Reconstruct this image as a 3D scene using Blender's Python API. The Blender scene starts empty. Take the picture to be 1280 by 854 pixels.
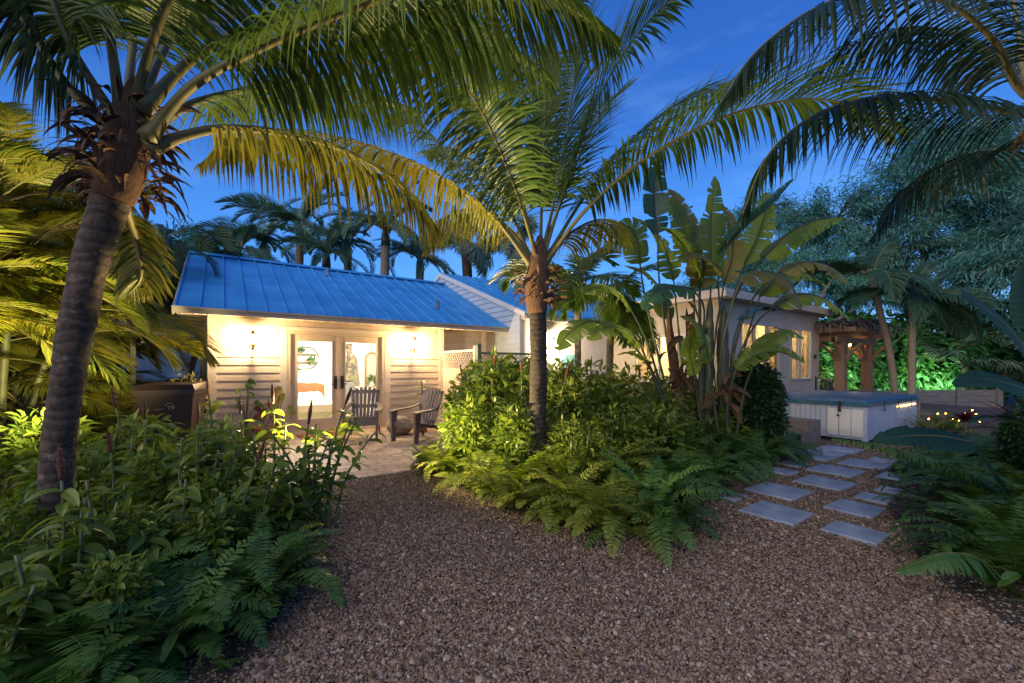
import bpy, math, random
import numpy as np
R = math.radians
S = bpy.context.scene
COL = S.collection
F, HY, EYE = 520.0, 459.0, 1.36          # focal length in photo pixels, horizon row, eye height
rng = np.random.default_rng(7)

def at(x, y, Y):                          # world point seen at photo pixel (x, y) at distance Y
    return np.array([(x - 640) / F * Y, Y, EYE + (HY - y) / F * Y])
def gp(x, y):                             # ground point seen at photo pixel
    return at(x, y, EYE * F / (y - HY))
U = np.array([.82, .572, 0.]); U /= np.linalg.norm(U)
V = np.array([-U[1], U[0], 0.])
P0 = np.array([-5.525, 7.60, 0.])
UANG = math.atan2(U[1], U[0])
Z3 = np.array([0, 0, 1.])
def SW(s, w, z=0.):                       # house frame: s along the front wall, w into the house
    return P0 + U * s + V * w + Z3 * z

# ------------------------------------------------------------------ objects
def mesh_obj(name, verts, faces, mat, parent=None, smooth=False):
    me = bpy.data.meshes.new(name)
    verts = np.asarray(verts, dtype=np.float32)
    groups = faces if isinstance(faces, list) else [faces]
    groups = [np.asarray(g, dtype=np.int32) for g in groups if len(g)]
    me.vertices.add(len(verts)); me.vertices.foreach_set('co', verts.ravel())
    nl = sum(g.size for g in groups); npoly = sum(len(g) for g in groups)
    me.loops.add(nl); me.polygons.add(npoly)
    me.loops.foreach_set('vertex_index', np.concatenate([g.ravel() for g in groups]))
    tot = np.concatenate([np.full(len(g), g.shape[1], dtype=np.int32) for g in groups])
    st = np.concatenate([[0], np.cumsum(tot)[:-1]]).astype(np.int32)
    me.polygons.foreach_set('loop_start', st)
    me.polygons.foreach_set('loop_total', tot)
    me.polygons.foreach_set('use_smooth', np.full(npoly, smooth))
    me.update(calc_edges=True)
    if mat: me.materials.append(mat)
    o = bpy.data.objects.new(name, me); COL.objects.link(o)
    if parent: o.parent = parent
    return o
def tag(o, label, cat, group=None):
    o['label'] = label; o['category'] = cat
    if group: o['group'] = group
    return o
def thing(name, label, cat, loc=(0, 0, 0), rz=0., group=None):
    o = bpy.data.objects.new(name, None); COL.objects.link(o)
    o.location = [float(c) for c in loc]; o.rotation_euler.z = rz
    o.empty_display_size = .1
    return tag(o, label, cat, group)
def kind(o, k):
    o['kind'] = k; return o
def dup(o, parent=None):
    c = o.copy(); COL.objects.link(c); c.parent = parent
    for ch in list(o.children): dup(ch, c)
    return c

class MB:                                  # a mesh under construction
    def __init__(s): s.v = []; s.f = {3: [], 4: []}; s.n = 0
    def add(s, v, f):
        v = np.asarray(v, float).reshape(-1, 3)
        for g in (f if isinstance(f, list) and isinstance(f[0], np.ndarray) else [f]):
            g = np.asarray(g, int)
            if g.size: s.f[g.shape[1]].append(g + s.n)
        s.v.append(v); s.n += len(v); return s
    def hexa(s, p):                        # eight corners: bottom loop, then top loop
        return s.add(p, [[0,3,2,1],[4,5,6,7],[0,1,5,4],[1,2,6,5],[2,3,7,6],[3,0,4,7]])
    def box(s, x0, x1, y0, y1, z0, z1):
        return s.hexa([(x0,y0,z0),(x1,y0,z0),(x1,y1,z0),(x0,y1,z0),(x0,y0,z1),(x1,y0,z1),(x1,y1,z1),(x0,y1,z1)])
    def hbox(s, s0, s1, w0, w1, z0, z1):   # box in the house frame
        return s.hexa([SW(s0,w0,z0),SW(s1,w0,z0),SW(s1,w1,z0),SW(s0,w1,z0),SW(s0,w0,z1),SW(s1,w0,z1),SW(s1,w1,z1),SW(s0,w1,z1)])
    def tube(s, pts, rad, n=8, cap=True):
        v, f = tube(pts, rad, n, cap); return s.add(v, f)
    def bar(s, a, b, w, h, up=(0, 0, 1)):  # a straight bar of section w x h
        a = np.asarray(a, float); b = np.asarray(b, float); t = nrm(b - a)
        sd = np.cross(t, up); 
        if np.linalg.norm(sd) < 1e-4: sd = np.array([1., 0, 0])
        sd = nrm(sd) * w / 2; u = nrm(np.cross(sd, t)) * h / 2
        return s.hexa([a-sd-u, a+sd-u, b+sd-u, b-sd-u, a-sd+u, a+sd+u, b+sd+u, b-sd+u])
    def lathe(s, prof, c=(0, 0, 0), n=20):
        prof = np.asarray(prof, float); k = len(prof); c = np.asarray(c, float)
        a = np.linspace(0, 2*math.pi, n, endpoint=False)
        v = np.stack([prof[:, 0][:, None]*np.cos(a), prof[:, 0][:, None]*np.sin(a), np.repeat(prof[:, 1][:, None], n, 1)], -1) + c
        i = np.arange(k-1)[:, None]*n; j = np.arange(n)[None]; jn = (j+1) % n
        return s.add(v, np.stack([i+j, i+jn, i+n+jn, i+n+j], -1).reshape(-1, 4))
    def out(s, name, mat, parent=None, smooth=False):
        g = [np.concatenate(s.f[k]) for k in (3, 4) if s.f[k]]
        return mesh_obj(name, np.concatenate(s.v), g, mat, parent, smooth)
    def arrays(s):
        return np.concatenate(s.v), [np.concatenate(s.f[k]) for k in (3, 4) if s.f[k]]

def nrm(a):
    a = np.asarray(a, float); return a / np.maximum(np.linalg.norm(a, axis=-1, keepdims=True), 1e-9)
def catmull(P, n):
    P = np.asarray(P, float)
    if len(P) == 2: return P[0] + (P[1]-P[0]) * np.linspace(0, 1, n)[:, None]
    Q = np.vstack([2*P[0]-P[1], P, 2*P[-1]-P[-2]]); m = len(P)-1
    L = np.concatenate([[0], np.cumsum(np.linalg.norm(np.diff(P, axis=0), axis=1))])
    u = np.linspace(0, L[-1], n); i = np.clip(np.searchsorted(L, u, side='right')-1, 0, m-1)
    t = ((u - L[i]) / (L[i+1]-L[i]))[:, None]
    a, b, c, d = Q[i], Q[i+1], Q[i+2], Q[i+3]
    return .5*((2*b)+(-a+c)*t+(2*a-5*b+4*c-d)*t**2+(-a+3*b-3*c+d)*t**3)
def frames(pts, up=Z3):
    t = nrm(np.gradient(pts, axis=0)); sd = np.cross(t, up)
    bad = np.linalg.norm(sd, axis=1) < .08
    if bad.all(): sd[:] = np.cross(t, [0, 1., .2])
    elif bad.any():
        good = np.where(~bad)[0]
        for i in np.where(bad)[0]: sd[i] = sd[good[np.argmin(abs(good-i))]]
    sd = nrm(sd); return t, sd, nrm(np.cross(sd, t))
def tube(pts, rad, n=8, cap=True):
    pts = np.asarray(pts, float); k = len(pts); rad = np.broadcast_to(np.asarray(rad, float), (k,))
    t = nrm(np.gradient(pts, axis=0)); ref = np.array([0, 0, 1.])
    if abs(t[0] @ ref) > .9: ref = np.array([1., 0, 0])
    sd = np.zeros((k, 3)); s0 = nrm(np.cross(t[0], ref))
    for i in range(k):
        s0 = nrm(s0 - t[i]*(s0 @ t[i])); sd[i] = s0
    nn = np.cross(t, sd); a = np.linspace(0, 2*math.pi, n, endpoint=False)
    v = pts[:, None] + rad[:, None, None]*(np.cos(a)[None, :, None]*sd[:, None] + np.sin(a)[None, :, None]*nn[:, None])
    i = np.arange(k-1)[:, None]*n; j = np.arange(n)[None]; jn = (j+1) % n
    f = np.stack([i+j, i+jn, i+n+jn, i+n+j], -1).reshape(-1, 4)
    v = v.reshape(-1, 3); fs = [f]
    if cap:
        v = np.vstack([v, pts[0], pts[-1]]); b = k*n
        fs.append(np.concatenate([np.stack([np.full(n, b), jn[0], j[0]], 1), np.stack([np.full(n, b+1), (k-1)*n+j[0], (k-1)*n+jn[0]], 1)]))
    return v, fs
def strips(o, d, n, L, W, K=4, hang=0., fold=0., prof=None):
    """many leaf blades at once: origin, direction, face normal, length, width"""
    o = np.asarray(o, float); N = len(o); d = nrm(np.broadcast_to(d, (N, 3))); n = np.broadcast_to(n, (N, 3))
    L = np.broadcast_to(np.asarray(L, float), (N,)); W = np.broadcast_to(np.asarray(W, float), (N,)); hang = np.broadcast_to(np.asarray(hang, float), (N,))
    ts = np.linspace(0, 1, K+1)
    pr = (prof or (lambda t: np.sin(np.pi*np.clip(.10+.88*t, 0, 1))**.8))(ts)
    C = np.zeros((N, K+1, 3)); D = np.zeros((N, K+1, 3)); cur = o.copy(); dd = d.copy()
    for k in range(K+1):
        C[:, k] = cur; D[:, k] = dd
        dd = nrm(dd - Z3*(hang/K)[:, None]); cur = cur + dd*(L/K)[:, None]
    sd = nrm(np.cross(D, n[:, None])); nn = np.cross(sd, D); hw = (W/2)[:, None]*pr[None]
    if fold:
        v = np.stack([C-sd*hw[..., None]+nn*(fold*hw)[..., None], C, C+sd*hw[..., None]+nn*(fold*hw)[..., None]], 2); m = 3
    else:
        v = np.stack([C-sd*hw[..., None], C+sd*hw[..., None]], 2); m = 2
    b = np.arange(N)[:, None, None]*(K+1)*m + np.arange(K)[None, :, None]*m + np.arange(m-1)[None, None]
    f = np.stack([b, b+1, b+m+1, b+m], -1).reshape(-1, 4)
    return v.reshape(-1, 3), f
def rdir(n, zlo=-1., zhi=1.):
    z = rng.uniform(zlo, zhi, n); a = rng.uniform(0, 2*math.pi, n); r = np.sqrt(np.maximum(0, 1-z*z))
    return np.stack([r*np.cos(a), r*np.sin(a), z], 1)

# ------------------------------------------------------------------ materials
def M(name):
    m = bpy.data.materials.new(name); m.use_nodes = True; nt = m.node_tree; nt.nodes.clear()
    return m, nt
def nd(nt, typ, **k):
    n = nt.nodes.new(typ)
    for a, b in k.items():
        if a in ('label',): continue
        if hasattr(n, a) and a not in n.inputs: setattr(n, a, b)
        else: n.inputs[a].default_value = b
    return n
def ramp(nt, fac, stops):
    r = nt.nodes.new('ShaderNodeValToRGB'); e = r.color_ramp.elements
    while len(e) < len(stops): e.new(.5)
    for el, (p, c) in zip(e, stops): el.position = p; el.color = (*c, 1) if len(c) == 3 else c
    nt.links.new(fac, r.inputs[0]); return r.outputs[0]
def mixc(nt, fac, a, b, mode='MIX'):
    m = nt.nodes.new('ShaderNodeMix'); m.data_type = 'RGBA'; m.blend_type = mode
    for sock, v in ((m.inputs[0], fac), (m.inputs[6], a), (m.inputs[7], b)):
        if hasattr(v, 'is_linked') or isinstance(v, bpy.types.NodeSocket): nt.links.new(v, sock)
        else: sock.default_value = v if isinstance(v, (int, float)) else ((*v, 1) if len(v) == 3 else v)
    return m.outputs[2]
def noise(nt, scale, detail=4, coord='Object', rough=.55, stretch=None):
    tc = nt.nodes.new('ShaderNodeTexCoord'); n = nd(nt, 'ShaderNodeTexNoise', Scale=scale, Detail=detail, Roughness=rough)
    src = tc.outputs[coord]
    if stretch:
        mp = nt.nodes.new('ShaderNodeMapping'); mp.inputs['Scale'].default_value = stretch
        nt.links.new(src, mp.inputs[0]); src = mp.outputs[0]
    nt.links.new(src, n.inputs['Vector']); return n.outputs['Fac']
def finish(nt, shader):
    o = nt.nodes.new('ShaderNodeOutputMaterial'); nt.links.new(shader, o.inputs['Surface'])
def paint(name, c1, c2=None, scale=6., rough=.5, metal=0., bump=0., bscale=None, stretch=None, spec=.5, lo=.35, hi=.65):
    m, nt = M(name); p = nd(nt, 'ShaderNodeBsdfPrincipled', Roughness=rough, Metallic=metal)
    p.inputs['Specular IOR Level'].default_value = spec
    f = noise(nt, scale, 5, stretch=stretch)
    nt.links.new(ramp(nt, f, [(lo, c1), (hi, c2 or tuple(x*.8 for x in c1))]), p.inputs['Base Color'])
    if bump:
        b = nd(nt, 'ShaderNodeBump', Strength=bump, Distance=.02)
        nt.links.new(noise(nt, bscale or scale*4, 4, stretch=stretch), b.inputs['Height']); nt.links.new(b.outputs[0], p.inputs['Normal'])
    finish(nt, p.outputs[0]); return m
def leafmat(name, c1, c2, rough=.45, trans=.35, tcol=None, cscale=1.5, spec=.4, island=True):
    m, nt = M(name); p = nd(nt, 'ShaderNodeBsdfPrincipled', Roughness=rough)
    p.inputs['Specular IOR Level'].default_value = spec
    g = nt.nodes.new('ShaderNodeNewGeometry'); f = noise(nt, cscale, 3)
    mx = nt.nodes.new('ShaderNodeMath'); mx.operation = 'MULTIPLY_ADD'; mx.inputs[1].default_value = .6
    if island: nt.links.new(g.outputs['Random Per Island'], mx.inputs[0])
    else: mx.inputs[0].default_value = .5
    sub = nt.nodes.new('ShaderNodeMath'); sub.operation = 'MULTIPLY_ADD'; sub.inputs[1].default_value = 1.2; sub.inputs[2].default_value = -.4
    nt.links.new(f, sub.inputs[0]); nt.links.new(sub.outputs[0], mx.inputs[2])
    col = ramp(nt, mx.outputs[0], [(.1, c1), (.9, c2)])
    nt.links.new(col, p.inputs['Base Color'])
    t = nt.nodes.new('ShaderNodeBsdfTranslucent')
    tc = mixc(nt, 1., col, tcol or (1.5, 1.6, .7), 'MULTIPLY'); nt.links.new(tc, t.inputs['Color'])
    mix = nt.nodes.new('ShaderNodeMixShader'); mix.inputs[0].default_value = trans
    nt.links.new(p.outputs[0], mix.inputs[1]); nt.links.new(t.outputs[0], mix.inputs[2])
    finish(nt, mix.outputs[0]); return m
def glow(name, c, strength):
    m, nt = M(name); e = nd(nt, 'ShaderNodeEmission', Strength=strength); e.inputs[0].default_value = (*c, 1); finish(nt, e.outputs[0]); return m
def glassmat(name, tint=(.9, .95, 1.), refl=1.0, rough=.02):
    m, nt = M(name); t = nd(nt, 'ShaderNodeBsdfTransparent'); t.inputs[0].default_value = (*tint, 1)
    g = nd(nt, 'ShaderNodeBsdfGlossy', Roughness=rough); fr = nd(nt, 'ShaderNodeFresnel', IOR=1.5)
    k = nt.nodes.new('ShaderNodeMath'); k.operation = 'MULTIPLY'; k.inputs[1].default_value = refl; nt.links.new(fr.outputs[0], k.inputs[0])
    mix = nt.nodes.new('ShaderNodeMixShader'); nt.links.new(k.outputs[0], mix.inputs[0]); nt.links.new(t.outputs[0], mix.inputs[1]); nt.links.new(g.outputs[0], mix.inputs[2])
    finish(nt, mix.outputs[0]); return m

m_siding = paint('cream_siding', (.56, .48, .37), (.50, .42, .32), 3, .55, bump=.15, bscale=60, stretch=(1, 1, 8))
m_trim = paint('cream_trim', (.70, .62, .49), (.62, .54, .42), 4, .5)
m_fascia = paint('beige_fascia', (.50, .43, .36), (.42, .36, .30), 3, .5)
m_white = paint('white_paint', (.74, .73, .70), (.66, .65, .62), 3, .55)
m_roof = paint('blue_metal_roof', (.07, .37, .74), (.035, .26, .58), 1.6, .45, metal=.2, bump=.06, bscale=5)
m_metal = paint('aged_bronze', (.30, .19, .09), (.2, .12, .06), 20, .4, metal=.7)
m_black = paint('black_iron', (.02, .02, .02), (.035, .03, .03), 20, .5)
m_room = paint('room_white', (.78, .77, .74), (.74, .73, .70), 2, .7)
m_floorwood = paint('room_floor', (.35, .26, .18), (.28, .2, .13), 5, .5, stretch=(1, 8, 1))
m_glass = glassmat('clear_glass', (.95, .97, .97), .9)
m_darkglass = glassmat('porch_glass', (.35, .42, .5), 3.0, .03)
m_wood = paint('redwood_beam', (.30, .18, .10), (.22, .125, .07), 4, .55, bump=.2, stretch=(6, 6, 1))
m_greywood = paint('weathered_wood', (.22, .19, .17), (.14, .12, .11), 5, .7, bump=.3, stretch=(1, 8, 8))
# ------------------------------------------------------------------ ground
def flat(name, pts, z, mat, knd='structure'):
    pts = np.asarray(pts, float); n = len(pts)
    v = np.column_stack([pts[:, :2], np.full(n, z)]); c = v.mean(0)
    v = np.vstack([v, c]); f = np.array([[i, (i+1) % n, n] for i in range(n)])
    o = mesh_obj(name, v, f, mat)
    return kind(o, knd) if knd else o

def gravel_mat():
    m, nt = M('gravel_bed'); p = nd(nt, 'ShaderNodeBsdfPrincipled', Roughness=.85)
    tc = nt.nodes.new('ShaderNodeTexCoord')
    v1 = nd(nt, 'ShaderNodeTexVoronoi', Scale=75.); nt.links.new(tc.outputs['Object'], v1.inputs['Vector'])
    sep = nt.nodes.new('ShaderNodeSeparateColor'); nt.links.new(v1.outputs['Color'], sep.inputs[0])
    c = ramp(nt, sep.outputs[0], [(0., (.06, .034, .02)), (.4, (.23, .155, .105)), (.75, (.33, .235, .165)), (1., (.5, .4, .29))])
    dk = ramp(nt, v1.outputs['Distance'], [(.25, (1, 1, 1)), (.75, (.18, .15, .13))])
    big = ramp(nt, noise(nt, 1.1, 3), [(.3, (.75, .72, .7)), (.7, (1.1, 1.08, 1.05))])
    nt.links.new(mixc(nt, 1., mixc(nt, 1., c, dk, 'MULTIPLY'), big, 'MULTIPLY'), p.inputs['Base Color'])
    b = nd(nt, 'ShaderNodeBump', Strength=.9, Distance=.012); b.invert = True
    nt.links.new(v1.outputs['Distance'], b.inputs['Height']); nt.links.new(b.outputs[0], p.inputs['Normal'])
    finish(nt, p.outputs[0]); return m
m_gravel = gravel_mat()
m_soil = paint('dark_soil', (.030, .024, .018), (.055, .043, .03), 9, .9, bump=.6, bscale=40)
def big_ground():
    n = 40; xs = np.linspace(-90, 90, n)
    ys = np.linspace(-30, 150, n); gx, gy = np.meshgrid(xs, ys, indexing='ij')
    v = np.stack([gx, gy, np.full_like(gx, -.02)], -1).reshape(-1, 3)
    i = np.arange(n-1)[:, None]*n; j = np.arange(n-1)[None]
    return v, np.stack([i+j, i+n+j, i+n+j+1, i+j+1], -1).reshape(-1, 4)
v, f = big_ground(); kind(mesh_obj('ground', v, f, m_soil), 'structure')
GR = [(-2.5, -3), (6.2, -3), (6.2, 4), (8.2, 7.6), (5.2, 8.6), (3.2, 7), (2.2, 5), (1.2, 4.2), (.2, 4.6), (-.7, 6.0), (-2.5, 5)]
flat('gravel_yard', GR, -.006, m_gravel)

def patio_mat():
    m, nt = M('patio_pavers'); p = nd(nt, 'ShaderNodeBsdfPrincipled', Roughness=.7)
    tc = nt.nodes.new('ShaderNodeTexCoord'); mp = nt.nodes.new('ShaderNodeMapping'); mp.inputs['Rotation'].default_value = (0, 0, -UANG)
    nt.links.new(tc.outputs['Object'], mp.inputs[0])
    b = nt.nodes.new('ShaderNodeTexBrick'); b.offset = .5
    for k, val in (('Scale', 1.), ('Mortar Size', .007), ('Brick Width', .30), ('Row Height', .15), ('Mortar Smooth', .2), ('Bias', 0.)): b.inputs[k].default_value = val
    b.inputs['Color1'].default_value = (.62, .50, .37, 1); b.inputs['Color2'].default_value = (.50, .38, .27, 1); b.inputs['Mortar'].default_value = (.2, .14, .09, 1)
    nt.links.new(mp.outputs[0], b.inputs['Vector'])
    blot = ramp(nt, noise(nt, 5, 5), [(.3, (.72, .68, .64)), (.7, (1.12, 1.1, 1.06))])
    nt.links.new(mixc(nt, 1., b.outputs['Color'], blot, 'MULTIPLY'), p.inputs['Base Color'])
    bp = nd(nt, 'ShaderNodeBump', Strength=.6, Distance=.01); bp.invert = True
    nt.links.new(b.outputs['Fac'], bp.inputs['Height']); nt.links.new(bp.outputs[0], p.inputs['Normal'])
    finish(nt, p.outputs[0]); return m
mb = MB(); mb.hbox(-3.5, 5.4, -4.17, .02, -.1, .012)
kind(mb.out('patio', patio_mat()), 'structure')
# soil under the planting beds
BED_C = [(-1.25, 5.55), (-.32, 4.25), (.33, 3.55), (.87, 3.3), (1.88, 4.35), (3.1, 5.7), (4.6, 7.1), (5.0, 8.4), (4.6, 9.6), (.4, 9.8), (-.7, 8.7), (-1.1, 7.2)]
BED_L = [(-1.25, 1.0), (-1.22, 2.1), (-1.42, 2.8), (-1.6, 3.75), (-2.2, 4.75), (-3.2, 4.6), (-6, 3.6), (-9, 5), (-9, .8)]
BED_R = [(2.5, 1.5), (2.72, 2.7), (3.55, 3.9), (4.9, 5.6), (6.2, 6.6), (8.5, 7.5), (10, 4), (9, 1.5)]
for p in (BED_C, BED_L, BED_R): flat('soil', p, .008, m_soil)

# ------------------------------------------------------------------ cottage
cot = thing('cottage', 'cream lap sided cottage with blue standing seam roof and lit french doors', 'cottage', P0)
def put(mb, name, mat, par, smooth=False):      # world-space mesh under a parent that is not at the origin
    v, f = mb.arrays(); v = v - np.array(par.location)
    if par.parent: v = v - np.array(par.parent.location)
    return mesh_obj(name, v, f, mat, par, smooth)
def child(mb, name, mat, par, base, smooth=False, loc=(0, 0, 0)):   # base: world offset of the root
    v, f = mb.arrays(); return mesh_obj(name, v - np.asarray(base), f, mat, par, smooth)
def lap(mb, s0, s1, z0, z1, w, ex=.15, axis='s'):
    n = max(1, int(math.ceil((z1-z0)/ex)))
    for k in range(n):
        a = z0+k*ex; b = min(z1, a+ex)
        if axis == 's': q = lambda s_, o_, z_: SW(s_, w-o_, z_)
        else: q = lambda s_, o_, z_: SW(w-o_, s_, z_)
        p = [q(s0, .023, a), q(s1, .023, a), q(s1, 0, a), q(s0, 0, a), q(s0, .007, b), q(s1, .007, b), q(s1, 0, b), q(s0, 0, b)]
        if axis != 's': p = [p[1], p[0], p[3], p[2], p[5], p[4], p[7], p[6]]
        mb.hexa(p)
WT = 2.30
def sub(fn, name, mat, par=cot, base=P0, smooth=False):
    mb = MB(); fn(mb); return child(mb, name, mat, par, base, smooth)
def w_front(mb):
    lap(mb, .10, 1.13, .05, WT, 0); lap(mb, 3.33, 4.54, .05, WT, 0); lap(mb, 1.13, 3.33, 2.17, WT, 0)
    mb.hbox(.02, 1.22, .002, .12, .0, WT); mb.hbox(3.24, 4.62, .002, .12, 0, WT); mb.hbox(1.22, 3.24, .002, .12, 2.13, WT)
    mb.hbox(.0, .12, .12, .9, 0, WT)                      # return of the wall into the porch
sub(w_front, 'wall', m_siding)
def w_back(mb):
    lap(mb, 4.74, 6.27, .05, WT, .16); mb.hbox(4.66, 6.27, .162, .3, 0, WT)
    mb.hbox(4.55, 4.66, .03, .3, 0, WT)
sub(w_back, 'wall', m_siding)
def trims(mb):
    mb.hbox(-.03, .10, -.035, .02, 0, WT); mb.hbox(4.54, 4.67, -.035, .02, 0, WT)
    mb.hbox(1.13, 1.25, -.034, .0, 0, 2.17); mb.hbox(3.21, 3.33, -.034, .0, 0, 2.17); mb.hbox(1.25, 3.21, -.034, .0, 2.09, 2.17)
    mb.hbox(5.85, 5.97, .11, .13, 1.2, WT)
    mb.hbox(-.03, 4.67, -.02, -.001, .0, .05)
sub(trims, 'corner_trim', m_trim)
EV, RD, RZ = -.45, 3.35, 4.13       # eave (w), ridge (w), ridge height
def roofz(w): return 2.385 + (RZ-2.385)*(w-EV)/(RD-EV)
def f_roof(mb):
    s0, s1 = -.47, 6.3
    for (wa, za, wb, zb) in ((EV-.02, roofz(EV-.02), RD, RZ), (RD, RZ, 7.15, 2.385)):
        mb.hexa([SW(s0, wa, za-.03), SW(s1, wa, za-.03), SW(s1, wb, zb-.03), SW(s0, wb, zb-.03), SW(s0, wa, za), SW(s1, wa, za), SW(s1, wb, zb), SW(s0, wb, zb)])
        k = 0
        s = s0+.012
        while s < s1:
            mb.hexa([SW(s-.022, wa, za+.002), SW(s+.022, wa, za+.002), SW(s+.022, wb, zb+.002), SW(s-.022, wb, zb+.002),
                     SW(s-.008, wa, za+.038), SW(s+.008, wa, za+.038), SW(s+.008, wb, zb+.038), SW(s-.008, wb, zb+.038)]); s += .335
    mb.hexa([SW(s0-.01, RD-.14, RZ-.02), SW(s1, RD-.14, RZ-.02), SW(s1, RD+.14, RZ-.02), SW(s0-.01, RD+.14, RZ-.02), SW(s0-.01, RD-.03, RZ+.06), SW(s1, RD-.03, RZ+.06), SW(s1, RD+.03, RZ+.06), SW(s0-.01, RD+.03, RZ+.06)])
roof = sub(f_roof, 'roof', m_roof)
m_vent = paint('roof_vent_metal', (.10, .2, .34), (.06, .13, .24), 8, .5)
for (s, w) in ((2.55, 2.75), (4.85, .75)):
    mb = MB(); z = roofz(w)
    mb.lathe([(.0, .20), (.045, .20), (.05, .19), (.045, .12), (.05, .06), (.13, -.04)], SW(s, w, z), 14)
    child(mb, 'roof_vent', m_vent, roof, P0, True)
def f_fascia(mb):
    mb.hbox(-.50, 6.3, EV-.045, EV-.0, 2.275, 2.378); mb.hbox(-.50, 6.3, EV-.075, EV-.046, 2.355, 2.382)
    for sgn in (0,):
        a, b = SW(-.50, EV, 2.29), SW(-.50, RD, RZ-.1)
        mb.hexa([SW(-.50, EV, 2.24), SW(-.475, EV, 2.24), SW(-.475, RD, RZ-.16), SW(-.50, RD, RZ-.16), SW(-.50, EV, roofz(EV)-.01), SW(-.475, EV, roofz(EV)-.01), SW(-.475, RD, RZ-.01), SW(-.50, RD, RZ-.01)])
sub(f_fascia, 'fascia', m_fascia)
def f_soffit(mb):
    mb.hbox(-.47, 6.28, EV, 1.0, WT+.003, WT+.02)
    s = -.4
    while s < 6.2: mb.hbox(s, s+.012, EV+.01, -.03, WT-.012, WT+.001); s += .19
sub(f_soffit, 'soffit', m_trim)
def f_gable(mb):   # left end wall of the cottage
    mb.add([SW(.05, .12, 0), SW(.05, 6.6, 0), SW(.05, 6.6, 2.5), SW(.05, RD, RZ-.1), SW(.05, .12, 2.5)], [np.array([[0, 1, 2], [0, 2, 4], [2, 3, 4]])])
sub(f_gable, 'end_wall', m_siding)
# french doors
m_door = paint('cream_door', (.62, .50, .34), (.56, .45, .30), 4, .45)
def f_dframe(mb):
    mb.hbox(1.25, 1.31, -.03, .10, 0, 2.09); mb.hbox(3.15, 3.21, -.03, .10, 0, 2.09); mb.hbox(1.31, 3.15, -.03, .10, 2.03, 2.09)
    mb.hbox(1.31, 3.15, -.05, .10, .0, .035)
sub(f_dframe, 'door_frame', m_door)
m_handle = paint('dark_bronze_plate', (.045, .03, .025), (.07, .05, .04), 15, .35, metal=.5)
for a, b, hs in ((1.315, 2.225, 2.165), (2.235, 3.145, 2.295)):
    mb = MB(); t = .115
    mb.hbox(a, a+t, 0, .045, .04, 2.025); mb.hbox(b-t, b, 0, .045, .04, 2.025); mb.hbox(a+t, b-t, 0, .045, 1.89, 2.025); mb.hbox(a+t, b-t, 0, .045, .04, .30)
    for q in ((a+t, a+t+.018), (b-t-.018, b-t)): mb.hbox(*q, -.008, -.001, .30, 1.89)
    if a < 2: mb.hbox(b-.03, b+.03, -.02, -.001, .04, 2.02)
    d = child(mb, 'door', m_door, cot, P0)
    mb = MB(); mb.hbox(a+t+.003, b-t-.003, .02, .026, .303, 1.887); child(mb, 'pane', m_glass, d, P0)
    mb = MB(); mb.hbox(hs-.032, hs+.032, -.014, -.001, .90, 1.17)
    mb.bar(SW(hs, -.05, 1.0), SW(hs+(-.10 if a < 2 else .10), -.05, 1.0), .018, .018); mb.bar(SW(hs, -.01, 1.0), SW(hs, -.055, 1.0), .022, .022)
    mb.lathe([(.0, .025), (.02, .02), (.024, 0), (.02, -.02), (0, -.025)], SW(hs, -.025, 1.11), 10)
    child(mb, 'handle', m_handle, d, P0)
    hx = a-.004 if a < 2 else b+.004
    for z in (.35, 1.05, 1.75):
        mb = MB(); mb.tube([SW(hx, -.012, z-.05), SW(hx, -.012, z+.05)], .012, 8); child(mb, 'hinge', m_metal, d, P0)
# porch bay at the left: dark sliding glass under a beam
m_dark = paint('porch_frame', (.10, .085, .075), (.07, .06, .055), 6, .5)
def f_pf(mb):
    mb.hbox(-2.3, .0, .55, .62, 1.95, WT); mb.hbox(-2.3, 0, .56, .62, 0, .07)
    for s in (-2.3, -1.15, -.16): mb.hbox(s, s+.07, .562, .618, .07, 1.95)
    mb.hbox(-.06, -.001, -.02, .55, 0, WT)
pf = sub(f_pf, 'porch_window', m_dark)
for a, b in ((-2.23, -1.15), (-1.08, -.16)):
    mb = MB(); mb.hbox(a+.003, b-.003, .585, .592, .073, 1.947); child(mb, 'pane', m_darkglass, pf, P0)
mb = MB(); mb.hbox(-2.35, -.0, 1.9, 1.95, 0, WT); mb.hbox(-2.4, -2.35, .6, 1.9, 0, WT); child(mb, 'porch_wall', m_dark, cot, P0)
# room behind the doors
def f_room(mb):
    mb.hbox(.2, 4.5, 3.3, 3.36, 0, 2.45); mb.hbox(.2, .26, .13, 3.3, 0, 2.45); mb.hbox(4.46, 4.52, .13, 3.3, 0, 2.45)
    mb.hbox(.2, 4.5, .13, 3.3, 2.45, 2.48)
sub(f_room, 'room_wall', m_room)
sub(lambda mb: mb.hbox(.2, 4.5, .10, 3.3, .001, .03), 'room_floor', m_floorwood)
sub(lambda mb: (mb.hbox(2.52, 2.6, 3.20, 3.295, .03, 2.1), mb.hbox(3.0, 3.08, 3.2, 3.295, .03, 2.1)), 'inner_door_trim', m_white)

def hthing(name, label, cat, s, w, z=0., group=None): return thing(name, label, cat, SW(s, w, z), UANG, group)
# ceiling lamp in the room
t = hthing('ceiling_lamp', 'round glowing ceiling lamp in the bedroom behind the french doors', 'lamp', 2.3, 1.6, 2.45)
mb = MB(); mb.lathe([(0, -.03), (.16, -.03), (.16, -.001), (0, -.001)], n=24); mb.out('lamp_base', m_white, t)
mb = MB(); mb.lathe([(0, -.12), (.10, -.11), (.15, -.07), (.16, -.032)], n=24); mb.out('lamp_shade', glow('room_lamp', (1., .84, .62), 520.), t, True)
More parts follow.
